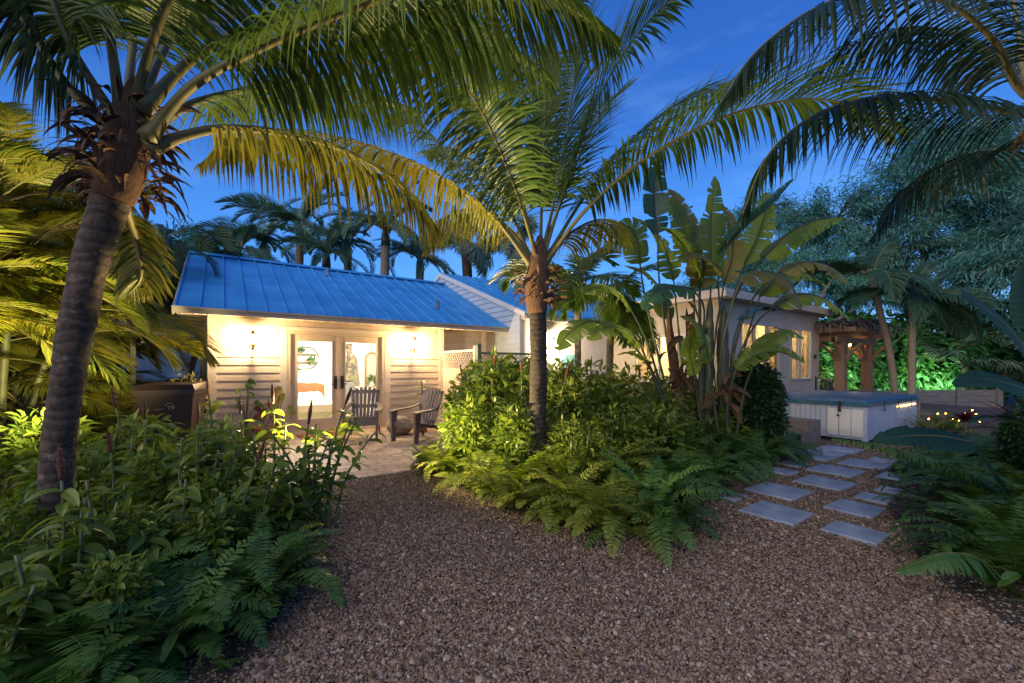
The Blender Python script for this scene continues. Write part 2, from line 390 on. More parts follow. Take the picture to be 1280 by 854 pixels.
# bed
t = hthing('bed', 'bed with pale green cover and live edge wood headboard in lit bedroom', 'bed', 1.75, 2.2)
mb = MB(); mb.box(-.75, .75, -1.0, .95, .12, .48); mb.out('mattress', paint('white_bedding', (.75, .74, .70), (.68, .67, .62), 4, .8), t)
def soft(mb, x0, x1, y0, y1, z0, z1, nx=14, ny=14, amp=.015):
    gx, gy = np.meshgrid(np.linspace(-1, 1, nx), np.linspace(-1, 1, ny), indexing='ij')
    e = (1-np.abs(gx)**6)*(1-np.abs(gy)**6)
    z = z0+(z1-z0)*np.clip(e, 0, 1)**.5 + rng.normal(0, amp, gx.shape)*e
    v = np.stack([(x0+x1)/2+gx*(x1-x0)/2, (y0+y1)/2+gy*(y1-y0)/2, z], -1).reshape(-1, 3)
    i = np.arange(nx-1)[:, None]*ny; j = np.arange(ny-1)[None]
    mb.add(v, np.stack([i+j, i+ny+j, i+ny+j+1, i+j+1], -1).reshape(-1, 4))
mb = MB(); soft(mb, -.80, .80, -1.04, .35, .16, .56, 20, 20); mb.out('bed_cover', paint('sage_cover', (.52, .55, .40), (.42, .46, .32), 9, .85, bump=.5, bscale=14, stretch=(6, 1, 1)), t, True)
for x in (-.37, .37):
    mb = MB(); soft(mb, x-.33, x+.33, .42, .90, .49, .68); mb.out('pillow', m_white, t, True)
mb = MB(); xs = np.linspace(-.82, .80, 15); top = .90 + .035*np.sin(xs*5)+.02*np.sin(xs*13)
for i in range(14): mb.hexa([(xs[i], .99, .1), (xs[i+1], .99, .1), (xs[i+1], 1.05, .1), (xs[i], 1.05, .1), (xs[i], .99, top[i]), (xs[i+1], .99, top[i+1]), (xs[i+1], 1.05, top[i+1]), (xs[i], 1.05, top[i])])
mb.out('headboard', paint('live_edge_wood', (.30, .12, .05), (.20, .075, .03), 6, .5, stretch=(1, 1, 8)), t)
# round wall shelf
m_lf_in = leafmat('house_plant_leaf', (.05, .12, .02), (.13, .24, .05))
t = hthing('round_wall_shelf', 'round black framed wall shelf with trailing plants above the bed', 'wall shelf', 2.10, 3.28, 1.62)
mb = MB(); a = np.linspace(0, 2*math.pi, 41)
mb.tube(np.stack([.30*np.cos(a), np.full(41, -.05), .30*np.sin(a)], 1), .014, 6, False); mb.out('ring_frame', m_black, t, True)
mb = MB(); mb.box(-.26, .26, -.11, -.005, .10, .12); mb.box(-.27, .27, -.11, -.005, -.12, -.10); mb.out('shelf', m_wood, t)
def leafball(c, r, n, L, W, mat, name, par, zlo=-.3):
    d = rdir(n, zlo, 1.); o = np.asarray(c)+d*r*rng.uniform(.1, .9, (n, 1))
    v, f = strips(o, d+rng.normal(0, .5, (n, 3)), rdir(n), L*rng.uniform(.6, 1.2, n), W, 3, .6); return mesh_obj(name, v, f, mat, par)
leafball((-.15, -.06, .2), .1, 60, .09, .05, m_lf_in, 'plant', t); leafball((.12, -.07, -.05), .11, 60, .09, .05, m_lf_in, 'plant', t, -1)
t = hthing('bedside_plant', 'small leafy plant in a vase beside the headboard in the bedroom', 'plant', 1.72, 3.18, .94)
mb = MB(); mb.lathe([(0, 0), (.05, 0), (.06, .08), (.04, .15), (.045, .16)], n=14); mb.out('vase', m_dark, t, True)
leafball((0, 0, .28), .12, 26, .18, .06, m_lf_in, 'foliage', t)
# textile, cabinet, arched mirror seen through the right-hand door
m, nt = M('patterned_textile'); p = nd(nt, 'ShaderNodeBsdfPrincipled', Roughness=.9); tc = nt.nodes.new('ShaderNodeTexCoord')
vo = nd(nt, 'ShaderNodeTexVoronoi', Scale=11.); nt.links.new(tc.outputs['Object'], vo.inputs[0]); sp = nt.nodes.new('ShaderNodeSeparateColor'); nt.links.new(vo.outputs['Color'], sp.inputs[0])
nt.links.new(ramp(nt, sp.outputs[0], [(0., (.05, .05, .055)), (.35, (.16, .13, .12)), (.6, (.38, .25, .10)), (.8, (.12, .2, .1)), (1., (.45, .3, .26))]), p.inputs['Base Color']); finish(nt, p.outputs[0]); m_text = m
def drape(mb, x0, x1, z0, z1, amp, k, y=0):
    n = 24; xs = np.linspace(x0, x1, n); yy = y+amp*np.sin(np.linspace(0, k*2*math.pi, n))
    v = np.concatenate([np.stack([xs, yy, np.full(n, z)], 1) for z in (z1, (z0+z1)/2, z0)]); i = np.arange(2)[:, None]*n; j = np.arange(n-1)[None]
    mb.add(v, np.stack([i+j, i+j+1, i+n+j+1, i+n+j], -1).reshape(-1, 4))
t = hthing('wall_hanging', 'dark patterned textile hanging on bedroom wall above the grey cabinet', 'textile', 3.13, 3.22, 0)
mb = MB(); drape(mb, -.16, .14, .98, 2.02, .02, 3); mb.out('cloth', m_text, t, True)
mb = MB(); mb.bar((-.18, 0, 2.03), (.17, 0, 2.03), .02, .02); mb.out('rod', m_black, t)
t = hthing('patterned_robe', 'yellow patterned robe hanging beside the dark textile in bedroom', 'robe', 3.27, 3.15, 0)
mb = MB(); n = 12
for i in range(n):
    z1 = 1.75-i*.065; z0 = z1-.065; a, b = .05+i*.008, .05+(i+1)*.008
    mb.hexa([(-b, -.05, z0), (b, -.05, z0), (b, .05, z0), (-b, .05, z0), (-a, -.05, z1), (a, -.05, z1), (a, .05, z1), (-a, .05, z1)])
mb.out('robe', m_text, t)
mb = MB(); mb.bar((0, 0, 1.75), (0, .12, 1.78), .015, .015); mb.out('hook', m_black, t)
t = hthing('grey_cabinet', 'narrow grey cabinet standing below the dark textile in bedroom', 'cabinet', 3.13, 3.12, .03)
mb = MB(); mb.box(-.17, .17, -.14, .14, .08, .9); mb.out('carcass', paint('grey_paint', (.25, .25, .25), (.2, .2, .2), 5, .6), t)
mb = MB(); mb.box(-.15, .15, -.16, -.143, .11, .48); mb.box(-.15, .15, -.16, -.143, .50, .88); mb.out('door_panel', paint('grey_paint_dark', (.18, .18, .185), (.14, .14, .14), 5, .6), t)
t = hthing('console', 'low pale console under the arched mirror in the bedroom', 'console', 3.95, 3.08, .03)
mb = MB(); mb.box(-.35, .35, -.18, .18, .66, .72); mb.out('top', m_trim, t)
for x in (-.31, .31):
    for y in (-.14, .14):
        mb = MB(); mb.box(x-.02, x+.02, y-.02, y+.02, 0, .66); mb.out('leg', m_trim, t)
t = hthing('arched_mirror', 'arch topped mirror with golden frame standing on the bedroom console', 'mirror', 3.87, 3.24, .75)
def arch(hw, h, n=16): 
    a = np.linspace(math.pi, 0, n); return np.array([(-hw, 0)]+[(hw*math.cos(q), h-hw+hw*math.sin(q)) for q in a]+[(hw, 0)])
mb = MB(); A = arch(.19, 1.04); mb.tube([(x, -.02, z) for x, z in A], .028, 8); mb.out('frame', paint('gold_frame', (.45, .28, .10), (.35, .2, .07), 8, .4), t, True)
mb = MB(); A = arch(.175, 1.02); v = np.array([(x, -.012, z) for x, z in A]+[(0, -.012, .4)]); k = len(A); mb.add(v, np.array([[i, i+1, k] for i in range(k-1)]))
mm, nt = M('mirror_glass'); g = nd(nt, 'ShaderNodeBsdfPrincipled', Roughness=.05, Metallic=1.); g.inputs['Base Color'].default_value = (.55, .58, .55, 1); finish(nt, g.outputs[0]); mb.out('mirror_glass', mm, t)
leafball((.02, -.1, .2), .14, 50, .2, .03, m_lf_in, 'plant', t)
# sconces
m_bulb = glow('sconce_bulb', (1., .70, .38), 1300.)
m_shade = glassmat('seeded_glass', (1., .96, .9), .6, .1)
def sconce(s, w, z, label, ang=0., bulb=m_bulb):
    t = thing('wall_sconce', label, 'wall lamp', SW(s, w, z), UANG+ang, 'bronze lantern sconces')
    mb = MB(); mb.lathe([(0, .02), (.05, .018), (.06, 0)], n=16)
    v, f = mb.arrays(); v = np.stack([v[:, 0], -v[:, 2], v[:, 1]*1.5-.07], 1); mesh_obj('back_plate', v, f, m_metal, t, True)
    mb = MB(); mb.tube([(0, -.01, -.07), (0, -.06, -.15), (0, -.2, -.18), (0, -.22, -.15)], .011, 8); mb.out('arm', m_metal, t, True)
    mb = MB(); mb.lathe([(0, -.17), (.018, -.165), (.022, -.14), (.012, -.13), (.02, -.11), (.035, -.085), (.04, -.07), (0, -.07)], (0, -.22, 0), 16); mb.out('base_cup', m_metal, t, True)
    mb = MB(); mb.lathe([(0, .22), (.012, .215), (.014, .20), (.008, .19), (.03, .175), (.04, .155), (.028, .14), (.065, .115), (.075, .10), (.05, .099), (0, .099)], (0, -.22, 0), 16); mb.out('cap', m_metal, t, True)
    mb = MB(); mb.lathe([(.052, -.068), (.068, .0), (.062, .097)], (0, -.22, 0), 20); mb.out('glass_shade', m_shade, t, True)
    mb = MB(); mb.lathe([(0, .065), (.02, .055), (.032, .02), (.028, -.01), (.014, -.04), (0, -.042)], (0, -.22, 0), 12); mb.out('bulb', bulb, t, True)
    return t
sconce(.66, -.028, 1.86, 'lit bronze lantern sconce between the porch glass and the french doors')
sconce(3.83, -.028, 1.86, 'lit bronze lantern sconce above the right patio chair')

# ------------------------------------------------------------------ main house behind
mh = thing('main_house', 'white main house with blue roof, gable and lit tall windows', 'house', SW(6.3, -1.0))
MBASE = SW(6.3, -1.0)
GZ = lambda w: 4.52-(4.52-2.767)*abs(w-3.6)/4.6     # gable line
def f_mg(mb):
    ex = .15; z = 0
    while z < 4.5:
        z1 = min(z+ex, 4.5)
        def span(zz):
            if zz <= 2.767: return -1.0, 8.2
            h = 4.6*(4.52-zz)/(4.52-2.767); return 3.6-h, 3.6+h
        a0, b0 = span(z); a1, b1 = span(z1)
        mb.hexa([SW(6.3-.026, a0, z), SW(6.3, a0, z), SW(6.3, b0, z), SW(6.3-.026, b0, z), SW(6.3-.007, a1, z1), SW(6.3, a1, z1), SW(6.3, b1, z1), SW(6.3-.007, b1, z1)]); z = z1
sub(f_mg, 'gable_wall', paint('skylit_white_siding', (.52, .60, .68), (.46, .54, .62), 3, .55), mh, MBASE)  # white siding with the blue skylight put into its colour
def f_barge(mb):
    for sg in (-1, 1):
        we = 3.6+sg*4.85; ze = GZ(we)
        mb.hexa([SW(6.245, 3.6, 4.52-.09), SW(6.268, 3.6, 4.52-.09), SW(6.268, we, ze-.09), SW(6.245, we, ze-.09), SW(6.245, 3.6, 4.56), SW(6.268, 3.6, 4.56), SW(6.268, we, ze+.04), SW(6.245, we, ze+.04)])
sub(f_barge, 'barge_board', m_white, mh, MBASE)
def f_mroof(mb):
    s0, s1 = 6.27, 16.5
    for sg in (-1, 1):
        we = 3.6+sg*4.9; ze = GZ(we)+.04; zb = 4.56
        p = [SW(s0, we, ze-.04), SW(s1, we, ze-.04), SW(s1, 3.6, zb-.04), SW(s0, 3.6, zb-.04), SW(s0, we, ze), SW(s1, we, ze), SW(s1, 3.6, zb), SW(s0, 3.6, zb)]
        mb.hexa(p); s = s0+.02
        while s < s1:
            mb.hexa([SW(s-.014, we, ze+.002), SW(s+.014, we, ze+.002), SW(s+.014, 3.6, zb+.002), SW(s-.014, 3.6, zb+.002), SW(s-.008, we, ze+.04), SW(s+.008, we, ze+.04), SW(s+.008, 3.6, zb+.04), SW(s-.008, 3.6, zb+.04)]); s += .335
sub(f_mroof, 'roof', m_roof, mh, MBASE)
m_stucco = paint('white_stucco', (.62, .58, .52), (.54, .50, .45), 2.5, .8, bump=.25, bscale=50)
def f_w1(mb): mb.hbox(6.31, 9.7, -1.0, -.88, 0, 2.74); mb.hbox(6.31, 9.7, -1.25, -1.001, 2.55, 2.66)
sub(f_w1, 'front_wall', m_stucco, mh, MBASE)
# projecting wing with lit windows
BX0, BX1, BW, BH = 9.69, 15.5, -4.22, 2.95
def f_wing(mb):
    wins = ((10.85, 11.75), (11.75, 12.75), (13.35, 14.75))
    zl, zh = .98, 2.50
    mb.hbox(BX0, BX1, BW, BW+.12, 0, zl); mb.hbox(BX0, BX1, BW, BW+.12, zh, BH)
    for a, b in ((BX0, 10.6), (12.72, 13.42), (14.86, BX1)): mb.hbox(a, b, BW, BW+.12, zl, zh)
    # left end wall with one lit window
    mb.hbox(BX0, BX0+.12, BW+.12, -.88, 0, .95); mb.hbox(BX0, BX0+.12, BW+.12, -.88, 2.2, BH)
    for a, b in ((BW+.12, BW+.85), (BW+2.45, -.88)): mb.hbox(BX0, BX0+.12, a, b, .95, 2.2)
    mb.hbox(BX1-.12, BX1, BW+.12, -.88, 0, BH)
sub(f_wing, 'wing_wall', paint('taupe_stucco', (.42, .36, .29), (.36, .30, .24), 2.5, .8, bump=.25, bscale=50), mh, MBASE)
def f_wroof(mb): mb.hbox(BX0-.3, BX1+.25, BW-.3, -.9, BH, BH+.14); mb.hbox(BX0-.25, BX1+.2, BW-.25, -.9, BH+.142, BH+.2)
sub(f_wroof, 'wing_roof', m_fascia, mh, MBASE)
m_frame = paint('grey_window_frame', (.40, .39, .38), (.33, .32, .31), 5, .5)
def window(name, s0, s1, z0, z1, w, mull, axis='s', glass=m_glass):
    mb = MB(); t = .06
    bx = (lambda a, b, c, d, z_, y_: mb.hbox(a, b, w+c, w+d, z_, y_)) if axis == 's' else (lambda a, b, c, d, z_, y_: mb.hbox(w+c, w+d, a, b, z_, y_))
    bx(s0, s1, -.03, .07, z0, z0+t); bx(s0, s1, -.03, .07, z1-t, z1); bx(s0, s0+t, -.03, .07, z0+t, z1-t); bx(s1-t, s1, -.03, .07, z0+t, z1-t)
    for q in mull: bx(q-.025, q+.025, -.02, .06, z0+t, z1-t)
    fr = child(mb, name, m_frame, mh, MBASE)
    mb = MB(); bx(s0+t+.002, s1-t-.002, .02, .026, z0+t+.002, z1-t-.002); child(mb, 'pane', glass, fr, MBASE)
window('window', 10.6, 12.72, .98, 2.50, BW, (11.35, 12.05))
window('window', 13.42, 14.86, .98, 2.50, BW, (14.0, 14.12))
window('window', BW+.85, BW+2.45, .95, 2.2, BX0, (BW+1.65,), 'w')
m_bw = paint('teal_curtained_pane', (.10, .30, .36), (.22, .40, .44), 9, .15, stretch=(5, 5, .3))
mb = MB(); mb.hbox(7.55, 8.15, -1.03, -1.003, 1.15, 1.75); wf = child(mb, 'window', m_white, mh, MBASE)
mb = MB(); mb.hbox(7.60, 8.10, -1.04, -1.032, 1.2, 1.7); child(mb, 'pane', m_bw, wf, MBASE)
mb = MB(); mb.hbox(6.40, 6.48, -1.1, -1.003, .1, 2.54); child(mb, 'downspout', m_white, mh, MBASE)
mb = MB(); mb.hbox(15.08, 15.16, BW-.05, BW-.003, 1.62, 1.74); child(mb, 'switch_box', m_black, mh, MBASE)
m_warmroom = paint('tan_room', (.62, .50, .32), (.55, .44, .28), 3, .7)
def f_wr(mb):
    mb.hbox(BX0+.15, BX1-.21, BW+1.2, BW+1.26, .061, BH-.002); mb.hbox(BX0+.75, BX0+.8, BW+.13, -1., .061, BH-.002); mb.hbox(BX1-.2, BX1-.13, BW+.13, -1.5, .061, BH-.002); mb.hbox(BX0+.15, BX1-.15, BW+.13, -1.5, .02, .06)
sub(f_wr, 'room_wall', m_warmroom, mh, MBASE)
# blinds just behind the tall windows
mb = MB(); 
for a, b in ((10.67, 10.80), (12.52, 12.65), (13.49, 13.6), (14.7, 14.79)):
    mb.hbox(a, b, BW+.15, BW+.155, .99, 2.5)
child(mb, 'window_blind', leafmat('cream_blind', (.66, .56, .38), (.72, .62, .44), .8, .6, (1., 1., 1.), 2., .3, False), mh, MBASE)
m_warm = glow('warm_room_lamp', (1., .76, .42), 360.)
for s, lab in ((10.15, 'round glowing ceiling lamp behind the window at the left end of the wing'), (12.2, 'round glowing ceiling lamp behind the wide wing window'), (14.6, 'round glowing ceiling lamp behind the narrow wing window')):
    t = hthing('ceiling_lamp', lab, 'lamp', s, BW+(1.6 if s < 11 else .65), BH-.02)
    mb = MB(); mb.lathe([(0, -.03), (.2, -.03), (.2, 0)], n=20); mb.out('lamp_base', m_white, t)
    mb = MB(); mb.lathe([(0, -.13), (.12, -.12), (.18, -.08), (.19, -.032)], n=20); mb.out('lamp_shade', m_warm, t, True)
sconce(7.2, -1.003, 1.95, 'lit sconce on the white house wall behind the small palms', 0., glow('porch_bulb', (1., .8, .5), 2600.))

# ------------------------------------------------------------------ fence
m_fence = paint('almond_vinyl', (.68, .58, .44), (.62, .53, .40), 4, .5)
m_fgreen = paint('green_painted_post', (.22, .29, .15), (.17, .23, .12), 6, .6)
def lattice(mb, A, B, z0, z1, ex=.012):
    A = np.asarray(A); B = np.asarray(B); L = np.linalg.norm(B-A); t = (B-A)/L; nn = np.cross(t, Z3); h = z1-z0; st = .115
    for sg, off in ((1, -.006), (-1, .006)):
        k = -h
        while k < L+h:
            a0, a1 = (k, k+h) if sg > 0 else (k+h, k)
            lo, hi = max(min(a0, a1), 0), min(max(a0, a1), L)
            if hi-lo > .02:
                def zz(q): return z0 + ((q-k) if sg > 0 else (h-(q-k)))
                mb.bar(A+t*lo+nn*off+Z3*zz(lo), A+t*hi+nn*off+Z3*zz(hi), .010, .036, up=nn)
            k += st
def panel(name, A, B, label, mat, railmat, H, lat=.42):
    A = np.array([*A[:2], 0.]); B = np.array([*B[:2], 0.]); t = (B-A)/np.linalg.norm(B-A); L = np.linalg.norm(B-A)
    e = thing('fence', label, 'fence', A)
    mb = MB(); lattice(mb, A, B, H-lat, H-.045); child(mb, 'lattice', mat, e, A)
    mb = MB(); k = 0
    while k < L-.01:
        q = min(k+.14, L); mb.bar(A+t*(k+.006)+Z3*(H-lat-.05)/2+Z3*.03, A+t*(q-.006)+Z3*(H-lat-.05)/2+Z3*.03, .028, H-lat-.10); k += .145
    mb.bar(A+Z3*(H-lat-.05)/2+Z3*.03, B+Z3*(H-lat-.05)/2+Z3*.03, .014, H-lat-.11)
    child(mb, 'board_panel', mat, e, A)
    mb = MB(); mb.bar(A+Z3*(H-.02), B+Z3*(H-.02), .06, .05); child(mb, 'rail', railmat, e, A)
    mb = MB(); mb.bar(A+Z3*(H-lat-.02), B+Z3*(H-lat-.02), .05, .055); mb.bar(A+Z3*.06, B+Z3*.06, .05, .08); child(mb, 'rail', mat, e, A)
    return e
FA, FB, FC = SW(4.64, -.05), SW(4.64, -1.72), SW(6.2, -1.80)
panel('fence_panel', FA, FB, 'almond vinyl fence panel with lattice top joining the cottage corner', m_fence, m_fence, 1.74)
panel('fence_panel', FB + U*.07, FC, 'lattice topped fence panel with green rail behind the leafy shrubs', m_fence, m_fgreen, 1.68)
for (q, mt, lab, hh) in ((FB + V*.06, m_fence, 'tan square fence post at the end of the lattice panel', 1.80), (FB - V*.05, m_fgreen, 'green square fence post at the corner of the lattice fence', 1.83)):
    t = thing('fence_post', lab, 'post', (q[0], q[1], 0), UANG)
    mb = MB(); mb.box(-.045, .045, -.045, .045, 0, hh); mb.out('post', mt, t); mb = MB(); mb.hexa([(-.055, -.055, hh), (.055, -.055, hh), (.055, .055, hh), (-.055, .055, hh), (-.02, -.02, hh+.035), (.02, -.02, hh+.035), (.02, .02, hh+.035), (-.02, .02, hh+.035)]); mb.out('cap', mt, t)

# ------------------------------------------------------------------ swim spa, steps
CR = UANG - R(1.5)
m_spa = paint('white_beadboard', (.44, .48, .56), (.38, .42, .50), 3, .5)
m_cover = paint('blue_vinyl_cover', (.035, .09, .17), (.05, .12, .2), 4, .4, bump=.1)
t = thing('swim_spa', 'white panelled swim spa with dark blue cover', 'swim spa', (6.21, 7.29, 0), CR)
LX, LY, HZ = 2.9, 1.75, .66
mb = MB(); k = 0
while k < LY-.01: mb.box(-.012, .01, k+.004, min(k+.085, LY)-.004, .07, HZ); k += .085
k = 0
while k < LX-.01: mb.box(k+.004, min(k+.085, LX)-.004, -.012, .01, .07, HZ); k += .085
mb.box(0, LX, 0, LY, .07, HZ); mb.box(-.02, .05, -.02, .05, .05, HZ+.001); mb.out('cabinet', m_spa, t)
mb = MB(); mb.box(.04, LX-.04, .04, LY-.04, 0, .07); mb.out('base', m_black, t)
mb = MB(); mb.box(-.05, LX+.04, -.05, LY+.04, HZ+.003, HZ+.07); mb.out('rim', paint('teal_rim', (.03, .11, .15), (.045, .14, .18), 5, .35), t)
for a, b in ((0, LX*.5-.01), (LX*.5+.01, LX)):
    mb = MB(); mb.hexa([(a, -.02, HZ+.072), (b, -.02, HZ+.072), (b, LY+.02, HZ+.072), (a, LY+.02, HZ+.072), (a+.02, .0, HZ+.12), (b-.02, 0, HZ+.12), (b-.02, LY, HZ+.13), (a+.02, LY, HZ+.13)]); mb.out('cover', m_cover, t)
mb = MB(); 
for q in (.12, .30, .48): mb.box(-.030, -.014, q-.083, q+.083, .12, HZ-.06)
d = mb.out('access_door', paint('ivory_door', (.72, .70, .64), (.66, .64, .58), 3, .5), t)
mb = MB(); mb.lathe([(0, -.03), (.018, -.028), (.022, -.015), (.01, 0)], n=12); v, f = mb.arrays(); v = np.stack([v[:, 2]-.031, v[:, 0]+.40, v[:, 1]+.48], 1); mesh_obj('knob', v, f, m_black, d, True)
for y in (-.06, LY): mb = MB(); mb.box(LX+.01, LX+.05, y, y+.04, 0, HZ+.10); mb.out('corner_post', m_greywood, t)
# glowing strip standing in for a warm reflection under the rim's far end
mb = MB(); mb.box(1.6, 2.75, -.03, -.014, HZ-.085, HZ-.065); mb.out('rim_reflection', glow('rim_reflection', (1., .55, .12), 5.), t)
for y, x in ((-.053, .7), (-.053, 1.5), (-.053, 2.3)):
    mb = MB(); mb.hexa([(x, y-.004, HZ-.10), (x+.04, y-.004, HZ-.10), (x+.04, y, HZ-.10), (x, y, HZ-.10), (x, y-.004, HZ+.085), (x+.04, y-.004, HZ+.085), (x+.04, y, HZ+.085), (x, y, HZ+.085)]); mb.box(x-.008, x+.048, y-.014, y-.005, HZ-.11, HZ-.06); mb.out('strap', m_black, t)
for y in (.35, 1.3):
    mb = MB(); mb.box(-.064, -.052, y, y+.04, HZ-.10, HZ+.085); mb.box(-.072, -.065, y-.008, y+.048, HZ-.11, HZ-.06); mb.out('strap', m_black, t)
st = thing('spa_steps', 'weathered grey two tread steps against the white spa', 'steps', (5.36, 7.42, 0), CR)
for y in (0., .95):
    mb = MB(); mb.box(-.30, .0, y, y+.06, 0, .22); mb.box(0.0, .34, y, y+.06, 0, .40); mb.out('side_panel', m_greywood, st)
mb = MB(); mb.box(-.33, .0, .062, .948, .17, .21); mb.out('tread', m_greywood, st)
mb = MB(); mb.box(-.02, .36, .062, .948, .36, .40); mb.out('tread', m_greywood, st)
mb = MB(); mb.box(.30, .33, .062, .948, 0, .355); mb.box(-.01, .01, .062, .948, .212, .355); mb.out('riser', m_greywood, st)

# ------------------------------------------------------------------ stepping stones
m_stone = paint('bluestone_slab', (.31, .36, .43), (.19, .235, .30), 5., .8, bump=.5, bscale=45)
ST = [[(240,615),(370,572),(607,640),(505,695)],[(640,712),(715,668),(980,737),(920,790)],[(275,515),(385,478),(597,530),(510,573)],[(105,545),(180,520),(290,548),(235,573)],
 [(660,605),(730,562),(960,610),(905,660)],[(515,475),(590,447),(810,490),(745,527)],[(800,550),(855,530),(1000,562),(960,592)],[(585,415),(650,390),(850,430),(790,462)],
 [(330,415),(385,402),(535,430),(490,450)],[(735,385),(790,362),(985,400),(940,427)],[(540,353),(590,337),(715,360),(665,383)],[(565,328),(610,315),(780,342),(730,358)],
 [(440,388),(480,375),(580,395),(540,410)],[(900,518),(940,500),(1050,522),(1010,543)],[(910,455),(950,432),(1060,452),(1030,475)],[(870,370),(910,355),(1015,378),(985,393)],[(620,312),(680,300),(860,325),(790,340)]]
SL = ['largest slab nearest the camera on the left of the path', 'nearest slab at the right end of the stepping path, alone on gravel', 'broad slab second from the front beside the central ferns', 'small slab half hidden under the central bed ferns',
 'broad slab second from the front on the right of the path', 'broad slab in the middle of the path, third from front', 'short slab beside the right ferns, second row', 'long slab in the middle row in front of the spa door', 'short slab in the middle row nearest the central bed', 'long slab on the right of the path before the spa corner',
 'slab directly before the spa steps, second from the steps', 'slab touching the spa steps foot', 'short worn slab between the steps and the central shrub', 'short slab under the right fern tips, third row', 'short pinkish slab under the right fern tips, fourth row', 'short slab below the drooping fern frond near the spa corner', 'last slab laid along the foot of the white spa']
for q, lab in zip(ST, SL):
    w = np.array([gp(860+a/3.881, 480+b/3.881) for a, b in q]); w = w[:, :2]-P0[:2]
    s = w @ U[:2]; v = w @ V[:2]
    s0, s1 = (s[0]+s[3])/2, (s[1]+s[2])/2; w1, w0 = (v[0]+v[1])/2, (v[2]+v[3])/2
    if s1 < s0: s0, s1 = s1, s0
    if w1 < w0: w0, w1 = w1, w0
    c = SW((s0+s1)/2, (w0+w1)/2, 0); a, b = (s1-s0)/2, (w1-w0)/2; e = .008
    mb = MB(); mb.hexa([(-a, -b, -.03), (a, -b, -.03), (a, b, -.03), (-a, b, -.03), (-a, -b, .034), (a, -b, .034), (a, b, .034), (-a, b, .034)])
    mb.add([(-a, -b, .034), (a, -b, .034), (a, b, .034), (-a, b, .034), (-a+e, -b+e, .042), (a-e, -b+e, .042), (a-e, b-e, .042), (-a+e, b-e, .042)], [[4, 5, 6, 7], [0, 1, 5, 4], [1, 2, 6, 5], [2, 3, 7, 6], [3, 0, 4, 7]])
    o = mb.out('stepping_stone', m_stone); o.location = (c[0], c[1], -.022); o.rotation_euler.z = UANG + rng.normal(0, .012)
    tag(o, 'pale rectangular ' + lab, 'paving slab', 'stepping stones')
